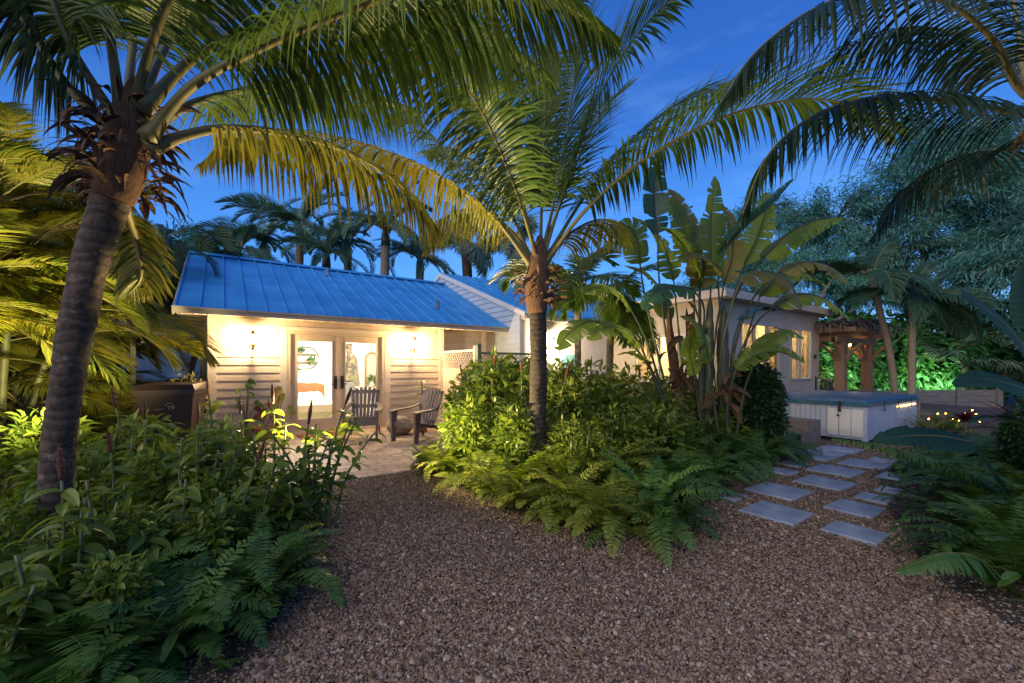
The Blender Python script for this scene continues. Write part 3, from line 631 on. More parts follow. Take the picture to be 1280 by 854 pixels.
# ------------------------------------------------------------------ patio chairs
m_chair = paint('faded_brown_resin', (.14, .105, .085), (.20, .16, .14), 9, .6, bump=.25, stretch=(5, 1, 1))
m_chair2 = paint('black_resin', (.03, .03, .03), (.05, .05, .055), 9, .55)
def make_chair(label, loc, rz, mat, group=None):
    t = thing('adirondack_chair', label, 'chair', loc, rz, group)
    mb = MB()                                         # seat: slats running front to back curve
    for k in range(7):
        a = k/7; y0 = -.29+.50*a; y1 = y0+.066; z0 = .365-.13*a**1.3; z1 = .365-.13*((k+.93)/7)**1.3
        mb.hexa([(-.25, y0, z0-.02), (.25, y0, z0-.02), (.25, y1, z1-.02), (-.25, y1, z1-.02), (-.25, y0, z0), (.25, y0, z0), (.25, y1, z1), (-.25, y1, z1)])
    mb.hexa([(-.27, -.31, .27), (.27, -.31, .27), (.27, -.285, .27), (-.27, -.285, .27), (-.27, -.31, .37), (.27, -.31, .37), (.27, -.285, .37), (-.27, -.285, .37)])
    mb.out('seat', mat, t)
    mb = MB()
    for k in range(7):                                # fan back
        u = (k-3)/3; x0 = u*.185; x1 = u*.245; wb, wt = .024, .034; top = .96-.07*u*u
        n = 6; zs = np.linspace(.27, top, n); xs = np.linspace(x0, x1, n); ys = .17+.36*(zs-.27)+.04*u*u; hw = np.linspace(wb, wt, n); hw[-1] *= .7
        for i in range(n-1):
            mb.hexa([(xs[i]-hw[i], ys[i], zs[i]), (xs[i]+hw[i], ys[i], zs[i]), (xs[i]+hw[i], ys[i]+.02, zs[i]), (xs[i]-hw[i], ys[i]+.02, zs[i]),
                     (xs[i+1]-hw[i+1], ys[i+1], zs[i+1]), (xs[i+1]+hw[i+1], ys[i+1], zs[i+1]), (xs[i+1]+hw[i+1], ys[i+1]+.02, zs[i+1]), (xs[i+1]-hw[i+1], ys[i+1]+.02, zs[i+1])])
    for z, hw in ((.33, .205), (.58, .235), (.86, .25)):
        y = .17+.36*(z-.27)+.021; mb.box(-hw, hw, y, y+.018, z-.035, z+.035)
    mb.out('backrest', mat, t)
    for sx in (-1, 1):
        mb = MB(); P = np.array([(.295, -.36, .545), (.31, -.2, .56), (.315, 0, .565), (.30, .14, .58), (.265, .26, .615), (.235, .31, .645)])
        Q = catmull(P, 14)
        for i in range(13):
            a, b = Q[i], Q[i+1]; hw = .055-.02*i/13
            c = [(a[0]-hw, a[1], a[2]-.012), (a[0]+hw, a[1], a[2]-.02), (b[0]+hw, b[1], b[2]-.02), (b[0]-hw, b[1], b[2]-.012), (a[0]-hw, a[1], a[2]+.012), (a[0]+hw, a[1], a[2]+.004), (b[0]+hw, b[1], b[2]+.004), (b[0]-hw, b[1], b[2]+.012)]
            mb.hexa([(sx*p[0], p[1], p[2]) for p in c])
        mb.out('armrest', mat, t)
        mb = MB(); mb.hexa([(sx*x, y, z) for x, y, z in ((.265, -.35, 0), (.30, -.35, 0), (.30, -.265, 0), (.265, -.265, 0), (.27, -.365, .55), (.32, -.365, .55), (.32, -.22, .55), (.27, -.22, .55))]); mb.out('leg', mat, t)
        mb = MB(); Q = catmull(np.array([(.255, -.24, .31), (.255, .05, .25), (.26, .22, .22), (.265, .36, .12), (.27, .44, 0)]), 12)
        for i in range(11):
            a, b = Q[i], Q[i+1]; h = .04
            mb.hexa([(sx*(a[0]-.014), a[1], a[2]-h*.4), (sx*(a[0]+.014), a[1], a[2]-h*.4), (sx*(b[0]+.014), b[1], max(0, b[2]-h*.4)), (sx*(b[0]-.014), b[1], max(0, b[2]-h*.4)), (sx*(a[0]-.014), a[1]+.015, a[2]+h), (sx*(a[0]+.014), a[1]+.015, a[2]+h), (sx*(b[0]+.014), b[1]+.03, b[2]+h), (sx*(b[0]-.014), b[1]+.03, b[2]+h)])
        mb.out('leg', mat, t)
    return t
make_chair('faded brown slatted garden chair in front of the french doors', (-2.84, 7.92, .012), .22, m_chair, 'patio chairs')
make_chair('faded brown slatted garden chair turned sideways near the lattice fence', (-1.76, 7.70, .012), -.55, m_chair, 'patio chairs')
# doormat
o = MB().box(-.40, .40, -.24, .24, 0, .014); v, f = o.arrays(); o = mesh_obj('doormat', v, f, paint('terracotta_mat', (.36, .11, .03), (.26, .075, .02), 30, .9, bump=.5, bscale=120)); o.location = SW(1.78, -.42, .013); o.rotation_euler.z = UANG
tag(o, 'terracotta red doormat lying before the french doors', 'doormat')
# round stone-like pot
def body(name, label, cat, prof, loc, mat, n=24):
    v, f = MB().lathe(prof, n=n).arrays(); o = mesh_obj(name, v, f, mat, None, True); o.location = loc; return tag(o, label, cat)
m_stonepot = paint('tan_stone', (.34, .26, .18), (.27, .20, .14), 6, .85, bump=.3)
body('stone_ball', 'squat round tan stone ball between the two patio chairs', 'garden ornament', [(0, 0), (.12, 0), (.21, .05), (.255, .13), (.265, .19), (.24, .27), (.17, .335), (.08, .36), (0, .365)], (-2.25, 8.35, .012), m_stonepot, 28)
m_terra = paint('terracotta', (.42, .19, .075), (.34, .14, .055), 7, .8, bump=.2)
m_lf_pot = leafmat('pot_plant_leaf', (.05, .12, .02), (.16, .25, .06), .4, .4)
m_lf_red = leafmat('red_leaf', (.20, .035, .03), (.10, .07, .03), .4, .4, (1.5, .8, .5))
m_stem = paint('green_stem', (.10, .15, .04), (.14, .12, .05), 8, .6)
def pot(t, r, h):
    mb = MB(); mb.lathe([(0, 0), (r*.7, 0), (r*.92, h*.82), (r*1.02, h*.84), (r*1.04, h), (r*.92, h), (r*.9, h*.9), (0, h*.9)], n=22); mb.out('pot', m_terra, t, True)
t = thing('potted_plant', 'terracotta pot with upright leafy plant beside the lattice fence', 'potted plant', (-1.12, 8.35, .012)); pot(t, .20, .42)
leafball((0, 0, .65), .22, 70, .22, .07, m_lf_pot, 'foliage', t)
t = thing('umbrella_plant', 'tiered pale green umbrella plant in a pot behind the sideways chair', 'potted plant', (-1.90, 8.72, .012)); pot(t, .16, .3)
mb = MB(); mb.tube(catmull([(0, 0, .25), (.02, 0, .6), (.0, .02, 1.05)], 8), [.014]*8, 6); mb.out('stem', m_stem, t, True)
vs, fs = MB(), None
for z, L, n in ((1.05, .2, 7), (.92, .30, 8), (.78, .28, 8), (.62, .25, 7)):
    a = rng.uniform(0, 2*math.pi, n)+np.arange(n); o = np.tile([0, 0, z], (n, 1)); d = np.stack([np.cos(a), np.sin(a), np.full(n, .18)], 1)
    v, f = strips(o, d, Z3, L*rng.uniform(.8, 1.1, n), .075, 5, .5, .3); vs.add(v, f)
vs.out('foliage', leafmat('umbrella_leaf', (.16, .22, .06), (.26, .30, .09), .4, .45), t)
def bigleaf_plant(name, label, loc, hs, mat, L=.2, W=.15):
    t = thing(name, label, 'potted plant', loc); pot(t, .14, .26); mb = MB(); lf = MB()
    for k, (dx, dy, h) in enumerate(hs):
        top = np.array([dx, dy, h]); P = catmull([(0, 0, .22), (dx*.3, dy*.3, h*.6), top], 8); mb.tube(P, np.linspace(.009, .005, 8), 5)
        d = nrm(np.array([dx, dy, 0])+rng.normal(0, .3, 3)*[1, 1, 0]); d[2] = -.55
        v, f = strips([top-d*.03], [d], nrm([-d[0]*.3, -1, .7]), L*rng.uniform(.8, 1.2), W, 8, .3, .25, lambda t_: np.sin(np.pi*np.clip(.08+.92*t_, 0, 1)**.62)); lf.add(v, f)
    mb.out('stem', m_stem, t, True); lf.out('foliage', mat, t)
bigleaf_plant('caladium', 'potted caladium with heart leaves nearest the french doors', SW(1.02, -.42, .012), [(.12, -.05, .92), (-.10, -.05, .70), (.02, -.14, .62), (.22, .02, .55), (-.2, .05, .5), (.1, .1, .78)], leafmat('caladium_leaf', (.22, .10, .05), (.15, .24, .08), .4, .45), .26, .19)
bigleaf_plant('philodendron', 'potted slender green plant below the left wall sconce', SW(.55, -.40, .012), [(-.10, -.05, .95), (.05, -.05, 1.02), (.12, -.1, .88), (-.04, -.14, .8), (.16, .04, .7), (-.18, .02, .65), (0, .1, 1.1)], m_lf_pot, .19, .10)
bigleaf_plant('calathea', 'potted red stemmed plant between caladium and philodendron', SW(.80, -.52, .012), [(-.10, -.02, .6), (.1, -.02, .66), (.0, -.1, .5), (.14, .1, .45), (-.13, .06, .45)], m_lf_red, .17, .10)
# wheeled bin
m_bin = paint('brown_bin_plastic', (.050, .030, .024), (.038, .023, .018), 4, .42)
t = thing('wheelie_bin', 'dark brown wheelie bin with lid before the porch glass', 'bin', (-5.25, 6.45, 0), .42)
mb = MB()
a0, b0, a1, b1 = .27, .30, .345, .385
mb.hexa([(-a0, -b0, .06), (a0, -b0, .06), (a0, b0, .06), (-a0, b0, .06), (-a1, -b1, 1.02), (a1, -b1, 1.02), (a1, b1, 1.02), (-a1, b1, 1.02)])
mb.box(-a1-.02, a1+.02, -b1-.02, b1+.02, .95, 1.0); mb.out('bin_body', m_bin, t)
mb = MB(); mb.hexa([(-.375, -.43, 1.023), (.375, -.43, 1.023), (.375, .42, 1.023), (-.375, .42, 1.023), (-.33, -.38, 1.10), (.33, -.38, 1.10), (.34, .40, 1.12), (-.34, .40, 1.12)]); mb.box(-.377, .377, -.432, .422, 1.0, 1.024); mb.out('lid', m_bin, t)
for x in (-.3, .3):
    mb = MB(); v, f = MB().lathe([(0, -.03), (.12, -.03), (.13, 0), (.12, .03), (0, .03)], n=18).arrays(); mb.add(np.stack([v[:, 2]+x, v[:, 0]+.33, v[:, 1]+.13], 1), f); mb.out('wheel', m_black, t, True)
mb = MB(); mb.tube([(-.3, .44, .98), (.3, .44, .98)], .018, 8); mb.out('handle', m_bin, t, True)
# the small pale printed bird-like emblem with a line of script, on the bin front
m_print = paint('pale_print', (.45, .42, .38), (.4, .37, .33), 5, .7)
mb = MB()
def fy(z): return -(b0+(b1-b0)*(z-.06)/.96)-.006
def pr(x, z): return (x, fy(z), z)
for seg in ([(.02, .79), (.06, .83), (.10, .82), (.13, .78), (.12, .74)], [(.05, .77), (.08, .79), (.11, .76)], [(.06, .74), (.08, .78)], [(.10, .73), (.115, .78)]):
    mb.tube([pr(x-.02, z) for x, z in seg], .006, 5)
x = -.13
for k in range(8): 
    mb.tube([pr(x, .735), pr(x+.004, .75), pr(x+.010, .735), pr(x+.013, .748)], .003, 4); x += .0165
mb.out('emblem', m_print, t)

# ------------------------------------------------------------------ pergola and what stands under it
t = thing('pergola', 'lit redwood pergola with shaggy thatched top beside the house wing', 'pergola', (10.0, 12.75, 0), UANG)
PH = 2.12
for (x, y) in ((.2, 0), (2.65, 0), (.2, 2.6), (2.65, 2.6)):
    mb = MB(); mb.box(x-.13, x+.13, y-.13, y+.13, 0, PH); p0_ = mb.out('post', m_wood, t)
    for (dx, dy) in ((1, 0), (-1, 0), (0, 1), (0, -1)):
        mb = MB(); Q = catmull([(x+dx*.14, y+dy*.14, PH-.55), (x+dx*.25, y+dy*.25, PH-.30), (x+dx*.52, y+dy*.52, PH-.04)], 6)
        for i in range(5): mb.bar(Q[i], Q[i+1], .07, .09)
        mb.out('brace', m_wood, p0_)
mb = MB()
for y in (0, 2.6): mb.bar((-.45, y-.08, PH+.09), (3.3, y-.08, PH+.09), .05, .18); mb.bar((-.45, y+.08, PH+.09), (3.3, y+.08, PH+.09), .05, .18)
for x in (.2, 2.65): mb.bar((x, -.5, PH+.24), (x, 3.1, PH+.24), .06, .12)
mb.out('beam', m_wood, t)
mb = MB(); 
for k in range(9): x = -.4+k*.45; mb.bar((x, -.55, PH+.36), (x, 3.15, PH+.36), .05, .12)
mb.out('rafter', m_wood, t)
n = 1500; o = np.stack([rng.uniform(-.75, 3.5, n), rng.uniform(-.7, 3.2, n), PH+.45+rng.uniform(0, .10, n)], 1); o[:, 2] += .22*(1-np.abs(o[:, 0]-1.2)/2.6)
v, f = strips(o, np.stack([rng.normal(0, 1, n), -.4+rng.normal(0, .7, n), rng.normal(.1, .2, n)], 1), Z3, rng.uniform(.25, .5, n), .05, 2, .8); mesh_obj('thatch', v, f, paint('grey_thatch', (.17, .14, .12), (.10, .085, .08), 6, .9), t)
m_amber = glow('amber_lamp', (1., .48, .16), 130.)
for k, (x, y) in enumerate(((.75, .3), (2.2, .35))):
    q = thing('pergola_lamp', ('small amber lamp under the house end of the pergola', 'small amber lamp near the outer post of the pergola')[k], 'lamp', (np.array([10.0, 12.75, PH+.02]) + U*x + V*y), 0)
    mb = MB(); mb.lathe([(0, .0), (.03, .0), (.05, .12), (.03, .18), (0, .18)], n=12); mb.out('lamp_hood', m_black, q, True)
    mb = MB(); mb.lathe([(0, -.05), (.03, -.04), (.036, -.015), (.02, -.002)], n=12); mb.out('bulb', m_amber, q, True)
make_chair('dark slatted lounge chair under the pergola before the green hedge', (11.95, 14.6, 0), .5, m_chair2)
make_chair('dark slatted lounge chair partly behind the inner pergola post', (10.9, 14.3, 0), -.7, m_chair2)
q = at(1075, 430, 14.2); t = thing('hanging_lantern', 'pale hanging macrame lantern between the pergola posts', 'lantern', q)
mb = MB(); 
for a in range(6): mb.tube([(0, 0, .1), (.07*math.cos(a), .07*math.sin(a), -.35), (.05*math.cos(a), .05*math.sin(a), -.5)], .008, 4)
mb.out('cord', m_greywood, t); mb = MB(); mb.lathe([(0, -.62), (.05, -.60), (.075, -.52), (.06, -.46)], n=14); mb.out('bowl', m_greywood, t, True)
t = thing('spa_handrail', 'dark handrail with reddish grip behind the spa cover', 'handrail', at(1020, 490, 11.3))
mb = MB(); mb.bar((0, 0, -.6), (0, 0, .42), .035, .035); mb.bar((.66, .35, -.6), (.66, .35, .26), .035, .035); mb.out('post', m_black, t)
mb = MB(); mb.bar((-.02, 0, .42), (.68, .36, .27), .05, .04); mb.out('rail', m_wood, t)
# deck and low walls at the right
m_deck = paint('grey_deck', (.10, .095, .10), (.06, .055, .06), 4, .6, stretch=(1, 9, 1))
def deckobj(name, x0, x1, y0, y1, z, label=None):
    mb = MB(); k = 0
    while k < x1-x0-.01: mb.box(k, k+.135, 0, y1-y0, z-.04, z); k += .145
    mb.box(.01, x1-x0-.02, .01, y1-y0-.01, 0, z-.042)
    o = mb.out(name, m_deck); o.location = (x0, y0, 0); o.rotation_euler.z = UANG-R(18); return o
kind(deckobj('deck', 10.2, 14.2, 9.4, 12.6, .2), 'structure')
kind(deckobj('deck', 11.2, 16.5, 8.6, 10.2, .09), 'structure')
t = thing('retaining_wall', 'low weathered timber retaining wall behind the slim palm trunks', 'wall', (10.0, 13.2, 0), .12)
mb = MB()
for k in range(3): mb.box(0, 6.5, -.04, .04, .01+k*.2, .20+k*.2)
mb.out('plank', m_greywood, t); mb = MB()
for k in range(5): mb.box(k*1.55, k*1.55+.12, -.10, -.042, 0, .66)
mb.out('post', m_greywood, t)
# ------------------------------------------------------------------ plant materials
m_coco = leafmat('coconut_leaf', (.045, .10, .020), (.12, .18, .035), .38, .42, (1.7, 1.5, .6), 1.2)
m_cocoy = leafmat('coconut_leaf_warmlit_and_old', (.09, .125, .02), (.20, .185, .03), .42, .5, (1.7, 1.4, .6), 1.2)  # warm lamplight put into the leaf colour; also serves one old yellow frond
m_dcoco = leafmat('shaded_coconut_leaf', (.013, .035, .018), (.03, .06, .022), .4, .3, (1.4, 1.4, .8), 1.2)  # coconut leaf again, with shade put into its colour
m_rach = paint('palm_rachis', (.10, .10, .03), (.17, .14, .05), 6, .55)
m_areca = leafmat('areca_leaf', (.07, .12, .015), (.22, .20, .03), .4, .45, (1.6, 1.5, .5), 1.5)
m_royal = leafmat('far_palm_leaf', (.08, .18, .13), (.12, .22, .15), .5, .2)
m_sabal = leafmat('fan_palm_leaf', (.09, .16, .11), (.16, .20, .13), .5, .2)
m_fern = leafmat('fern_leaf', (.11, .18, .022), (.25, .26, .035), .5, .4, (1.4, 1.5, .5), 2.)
m_shrub = leafmat('shrub_leaf', (.08, .14, .02), (.22, .25, .04), .32, .38, (1.5, 1.5, .5), 2., .5)
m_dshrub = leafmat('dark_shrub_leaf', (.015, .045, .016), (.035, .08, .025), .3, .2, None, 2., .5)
m_ginger = leafmat('ginger_leaf', (.08, .15, .022), (.21, .27, .04), .34, .4, (1.5, 1.5, .5), 2., .5)
m_cone = paint('dark_red_cone', (.15, .030, .012), (.08, .016, .010), 30, .5, bump=.8, bscale=110)
m_bop = leafmat('paddle_leaf', (.10, .18, .025), (.20, .27, .045), .42, .5, (1.5, 1.5, .6), 1.3, .5, False)
m_bopy = leafmat('paddle_leaf_yellow', (.16, .17, .05), (.24, .21, .07), .4, .45, (1.4, 1.3, .6), 2., .4, False)
m_bopd = leafmat('paddle_leaf_bluegreen', (.03, .10, .05), (.06, .14, .06), .3, .2, None, 1.5, .5, False)
m_petiole = paint('leaf_stalk', (.035, .055, .02), (.075, .07, .032), 6, .5)
m_dead = paint('dead_leaf', (.15, .075, .032), (.07, .036, .018), 8, .9, bump=.5)
m_tree = leafmat('hazed_feathery_leaf', (.07, .22, .20), (.12, .28, .22), .55, .2)  # distance haze put into the leaf colour: lighter and bluer
m_hedge = leafmat('jungle_leaf', (.03, .12, .04), (.08, .20, .06), .4, .3)
def trunkmat(name, c1, c2, ring=26.):
    m, nt = M(name); p = nd(nt, 'ShaderNodeBsdfPrincipled', Roughness=.85)
    tc = nt.nodes.new('ShaderNodeTexCoord'); w = nd(nt, 'ShaderNodeTexWave', Scale=ring/6.28, Distortion=5., Detail=5.); w.bands_direction = 'Z'; w.inputs['Detail Scale'].default_value = 2.2
    nt.links.new(tc.outputs['Object'], w.inputs['Vector'])
    n = noise(nt, 16, 8, rough=.75, stretch=(1.6, 1.6, .8)); base = ramp(nt, n, [(.36, c1), (.64, c2)]); lich = ramp(nt, noise(nt, 7, 6, rough=.7), [(.58, (0, 0, 0)), (.68, (.55, .55, .55))]); base = mixc(nt, lich, base, tuple(min(.4, x*1.9+.05) for x in c2))
    nt.links.new(mixc(nt, 1., base, ramp(nt, w.outputs['Fac'], [(.0, (.55, .52, .5)), (.16, (1, 1, 1)), (1, (1.05, 1.05, 1.05))]), 'MULTIPLY'), p.inputs['Base Color'])
    b = nd(nt, 'ShaderNodeBump', Strength=.45, Distance=.01); nt.links.new(w.outputs['Fac'], b.inputs['Height']); nt.links.new(b.outputs[0], p.inputs['Normal'])
    finish(nt, p.outputs[0]); return m
m_trunk = trunkmat('palm_trunk', (.032, .021, .014), (.105, .070, .046), 30.)
m_trunk2 = trunkmat('slim_palm_trunk', (.22, .17, .11), (.34, .27, .18), 60.)
m_bark = paint('tree_bark', (.16, .13, .11), (.28, .24, .2), 5, .9, bump=.5, stretch=(4, 4, 1))
m_fibre = paint('palm_fibre', (.10, .05, .028), (.19, .10, .055), 14, .95, bump=.8, bscale=60, stretch=(5, 5, 1))

# ------------------------------------------------------------------ frond builders
def frond(ctrl, nleaf=85, LL=.6, W=.035, hang=1.2, start=.2, vl=.12, K=5, fold=.35, r0=.022, up=Z3, a0=78, a1=32, N=60, tipmin=.25, jit=.05):
    pts = catmull(ctrl, N); t, sd, nn = frames(pts, up)
    s = np.linspace(start, .995, nleaf); s = np.concatenate([s, s+.4/nleaf]); s = np.clip(s+rng.normal(0, .12/nleaf, s.size), 0, 1)
    sg = np.concatenate([np.ones(nleaf), -np.ones(nleaf)]); x = s*(N-1); i = np.clip(x.astype(int), 0, N-2); fr = (x-i)[:, None]
    lp = lambda A: A[i]*(1-fr)+A[i+1]*fr
    o = lp(pts); T = nrm(lp(t)); S_ = nrm(lp(sd)); NN = nrm(lp(nn)); q = np.clip((s-start)/(1-start), 0, 1)
    ang = np.radians(a0+(a1-a0)*q**1.2)+rng.normal(0, jit, s.size)
    d = S_*(sg*np.sin(ang))[:, None]+T*np.cos(ang)[:, None]+NN*(vl+rng.normal(0, jit, s.size))[:, None]
    L = 1.15*LL*np.clip(np.sin(np.pi*np.clip(.16+.80*q, 0, 1))**.75, tipmin, 1)*rng.uniform(.86, 1.08, s.size)
    v, f = strips(o, d, NN, L, W, K, hang*rng.uniform(.7, 1.3, s.size), fold, lambda u: np.clip(np.minimum(.45+3*u, (1-u)*2.2+.05), 0.04, 1))
    rv, rf = tube(pts, np.linspace(r0, r0*.18, N)*(1+1.1*np.exp(-np.linspace(0, 30, N))), 6)
    return (v, f), (rv, rf)
def frond_parts(par, ctrl, mat, base=None, **k):
    b = np.zeros(3) if base is None else np.asarray(base); (v, f), (rv, rf) = frond(ctrl, **k)
    fm = MB(); fm.add(v, f); fm.add(*tube(catmull(ctrl, 40), .004, 4)); v, f = fm.arrays(); o = mesh_obj('frond', v-b, f, mat, par); mesh_obj('rachis', rv-b, rf, m_rach, o, True); return o
def frond_proto(L, bend, mat, tag_=None, **k):
    """one frond along +x arching down; returned as mesh datablocks (blades, rachis)"""
    n = 9; p = np.zeros((n, 3)); el = .0; cur = np.zeros(3)
    for i in range(1, n):
        el = -bend*(i/(n-1))**1.5; cur = cur+np.array([math.cos(el), .03*math.sin(i), math.sin(el)])*L/(n-1); p[i] = cur
    (v, f), (rv, rf) = frond(p, **k); mb = MB(); mb.add(v, f); nb = len(f)
    mb.add(rv, rf); vv, ff = mb.arrays(); o = mesh_obj('frond', vv, ff, mat); me = o.data; bpy.data.objects.remove(o)
    me.materials.append(m_rach)
    x = np.zeros(len(me.polygons), dtype=np.int32)       # mark rachis faces by vertex index
    vi = np.empty(len(me.loops), dtype=np.int32); me.loops.foreach_get('vertex_index', vi); ls = np.empty(len(me.polygons), dtype=np.int32); me.polygons.foreach_get('loop_start', ls)
    x[vi[ls] >= len(v)] = 1; me.polygons.foreach_set('material_index', x)
    return me
from mathutils import Euler
def add_frond(par, me, loc, az, el, roll=0., sc=1.):
    o = bpy.data.objects.new('frond', me); COL.objects.link(o); o.parent = par; o.location = [float(c) for c in loc]
    o.rotation_mode = 'XYZ'; m = Euler((0, 0, az)).to_matrix() @ Euler((0, -el, 0)).to_matrix() @ Euler((roll, 0, 0)).to_matrix()
    o.rotation_euler = m.to_euler(); o.scale = (sc, sc, sc); return o
def palm(label, pts, r, protos, n, els, sc=1., mat=None, name='palm_tree', group=None, shaft=None, azoff=0., flare=1.5):
    pts = np.asarray(pts, float); b = pts[0].copy(); t = thing(name, label, 'palm', b, 0, group); Q = catmull(pts-b, 24)
    rad = r*(1+(flare-1)*np.exp(-np.linspace(0, 8, 24))); v, f = tube(Q, rad, 12); mesh_obj('trunk', v, f, mat or m_trunk2, t, True)
    top = Q[-1]
    if shaft: v, f = tube([top-Z3*.02, top+Z3*shaft*.5, top+Z3*shaft], [r*1.05, r*.9, r*.35], 10); mesh_obj('crownshaft', v, f, m_petiole, t, True); top = top+Z3*shaft*.8
    for k in range(n):
        az = azoff+k*2.39996; el = els[0]+(els[1]-els[0])*((k*.61803) % 1)+rng.normal(0, .08)
        add_frond(t, protos[k % len(protos)], top+np.array([math.cos(az), math.sin(az), 0])*r*.6, az, el, rng.normal(0, .25), sc*rng.uniform(.85, 1.1))
    return t

def rough_tube(Q, rad, n, m=150):
    Q2 = catmull(Q, m); r = np.interp(np.linspace(0, 1, m), np.linspace(0, 1, len(rad)), rad); j = rng.normal(0, 1, m); rg = np.cumsum(rng.integers(3, 9, m)); rg = rg[rg < m-1]; ring = np.zeros(m); ring[rg] = -.035; ring[rg+1] = .015
    v, f = tube(Q2, r*(1+.012*j+ring*rng.uniform(.3, 1.5, m)), n); k = m*n; a = np.arange(n); ph = rng.uniform(0, 6.28, 3)
    c = np.repeat(Q2, n, 0); nz = rng.normal(0, .012, (m, n)); lump = .025*np.sin(a*2*math.pi*2/n+ph[0]+np.arange(m)[:, None]*.13)+.02*np.sin(a*2*math.pi*3/n+ph[1]-np.arange(m)[:, None]*.21)
    v[:k] = c+(v[:k]-c)*(1+(nz+lump).reshape(-1, 1)); return v, f
# ------------------------------------------------------------------ the central coconut palm
CB = np.array([.31, 4.9, 0.])
cp = thing('coconut_palm', 'coconut palm with ringed trunk standing in the central planting bed', 'palm', CB)
T = np.array([(673, 605, 4.9), (672, 540, 4.9), (673, 470, 4.9), (673, 420, 4.9), (671, 385, 4.9)]); Q = catmull([at(*p) for p in T], 30)-CB
zz = np.linspace(0, 1, 30); v, f = rough_tube(Q, .100+.02*np.exp(-zz*6), 24); mesh_obj('trunk', v, f, trunkmat('dark_palm_trunk', (.018, .012, .008), (.06, .042, .028), 34.), cp, True)
Q = np.array([at(671, 392, 4.9), at(671, 365, 4.9), at(672, 340, 4.9), at(674, 315, 4.9), at(675, 295, 4.9)])-CB
v, f = tube(catmull(Q, 14), np.interp(np.linspace(0, 1, 14), [0, .2, .5, .8, 1], [.115, .14, .14, .09, .03]), 14); mesh_obj('crown_heart', v, f, m_fibre, cp, True)
def boots(par, c, r, n, L, zlo, zhi, hang=1.2):   # torn fibre sheaths round the crown
    a = rng.uniform(0, 2*math.pi, n); o = np.stack([np.cos(a)*r, np.sin(a)*r, rng.uniform(zlo, zhi, n)], 1)+c
    d = np.stack([np.cos(a), np.sin(a), rng.uniform(.3, 1.6, n)], 1)
    v, f = strips(o, d, np.stack([np.cos(a), np.sin(a), np.zeros(n)], 1)+rng.normal(0, .3, (n, 3)), L*rng.uniform(.5, 1.2, n), rng.uniform(.008, .055, n), 5, hang*rng.uniform(.3, 1.3, n), .4); mesh_obj('leaf_sheath', v, f, m_fibre, par)
boots(cp, np.array([0.0, 0, 2.3]), .12, 90, .24, -.2, .2, 2.2)
CF = [([(668, 338, 4.9), (615, 270, 4.8), (540, 215, 4.65), (450, 180, 4.5), (360, 165, 4.35), (290, 178, 4.3), (252, 205, 4.25)], m_cocoy, dict(LL=.62, hang=2.2, nleaf=120, start=.16)),
      ([(668, 332, 4.9), (600, 245, 5.2), (520, 152, 5.5), (420, 108, 5.8), (330, 108, 6.), (262, 142, 6.1)], m_coco, dict(LL=.7, hang=1.4, nleaf=115)),
      ([(671, 325, 4.9), (652, 250, 4.8), (612, 130, 4.6), (580, 35, 4.4), (556, -30, 4.2)], m_coco, dict(LL=.80, hang=.8, vl=.25, nleaf=120)),
      ([(675, 320, 4.95), (679, 200, 5.3), (683, 100, 5.6), (690, 55, 5.75)], m_coco, dict(LL=.5, hang=.3, vl=.5, a0=50, a1=15, nleaf=75)),
      ([(678, 325, 4.9), (705, 240, 4.9), (745, 130, 4.9), (795, 45, 4.85), (866, -28, 4.7)], m_coco, dict(LL=.88, hang=.6, vl=.15, nleaf=110)),
      ([(681, 330, 4.9), (730, 265, 4.7), (800, 203, 4.5), (900, 148, 4.3), (1000, 124, 4.2), (1070, 134, 4.1), (1112, 165, 4.05)], m_coco, dict(LL=.84, hang=.9, vl=.35, nleaf=120)),
      ([(668, 335, 4.95), (640, 290, 5.3), (600, 262, 5.8), (562, 272, 6.3), (532, 312, 6.6)], m_cocoy, dict(LL=.6, hang=2.2, nleaf=75)),
      ([(680, 332, 5.), (715, 290, 5.5), (758, 275, 6.), (795, 305, 6.4)], m_cocoy, dict(LL=.6, hang=2., nleaf=65)),
      ([(676, 322, 5.), (716, 215, 5.6), (752, 140, 6.1), (790, 105, 6.5)], m_coco, dict(LL=.55, hang=.5, vl=.3, nleaf=75)),
      ([(666, 330, 5.), (625, 240, 5.6), (575, 190, 6.2), (530, 190, 6.8)], m_coco, dict(LL=.6, hang=1.2, nleaf=70)),
      ([(672, 325, 4.85), (640, 225, 4.6), (590, 120, 4.2), (520, 50, 3.9), (440, 20, 3.7)], m_coco, dict(LL=.72, hang=1.2, vl=.2, nleaf=110)),
      ([(677, 322, 4.9), (700, 215, 5.1), (716, 110, 5.2), (722, 20, 5.2), (735, -40, 5.1)], m_coco, dict(LL=.75, hang=.7, vl=.2, nleaf=105)),
      ([(680, 328, 4.95), (735, 240, 5.2), (800, 165, 5.5), (870, 120, 5.8), (940, 110, 6.)], m_coco, dict(LL=.7, hang=1., vl=.2, nleaf=100))]
for ctrl, mt, k in CF: frond_parts(cp, [at(*p) for p in ctrl], mt, CB, W=.030, r0=.024, **k)
v, f = tube([np.array([0, -.05, 2.55]), np.array([-.06, -.1, 2.75]), np.array([-.12, -.12, 2.95])], [.02, .028, .004], 8); mesh_obj('flower_spathe', v, f, m_dead, cp, True)

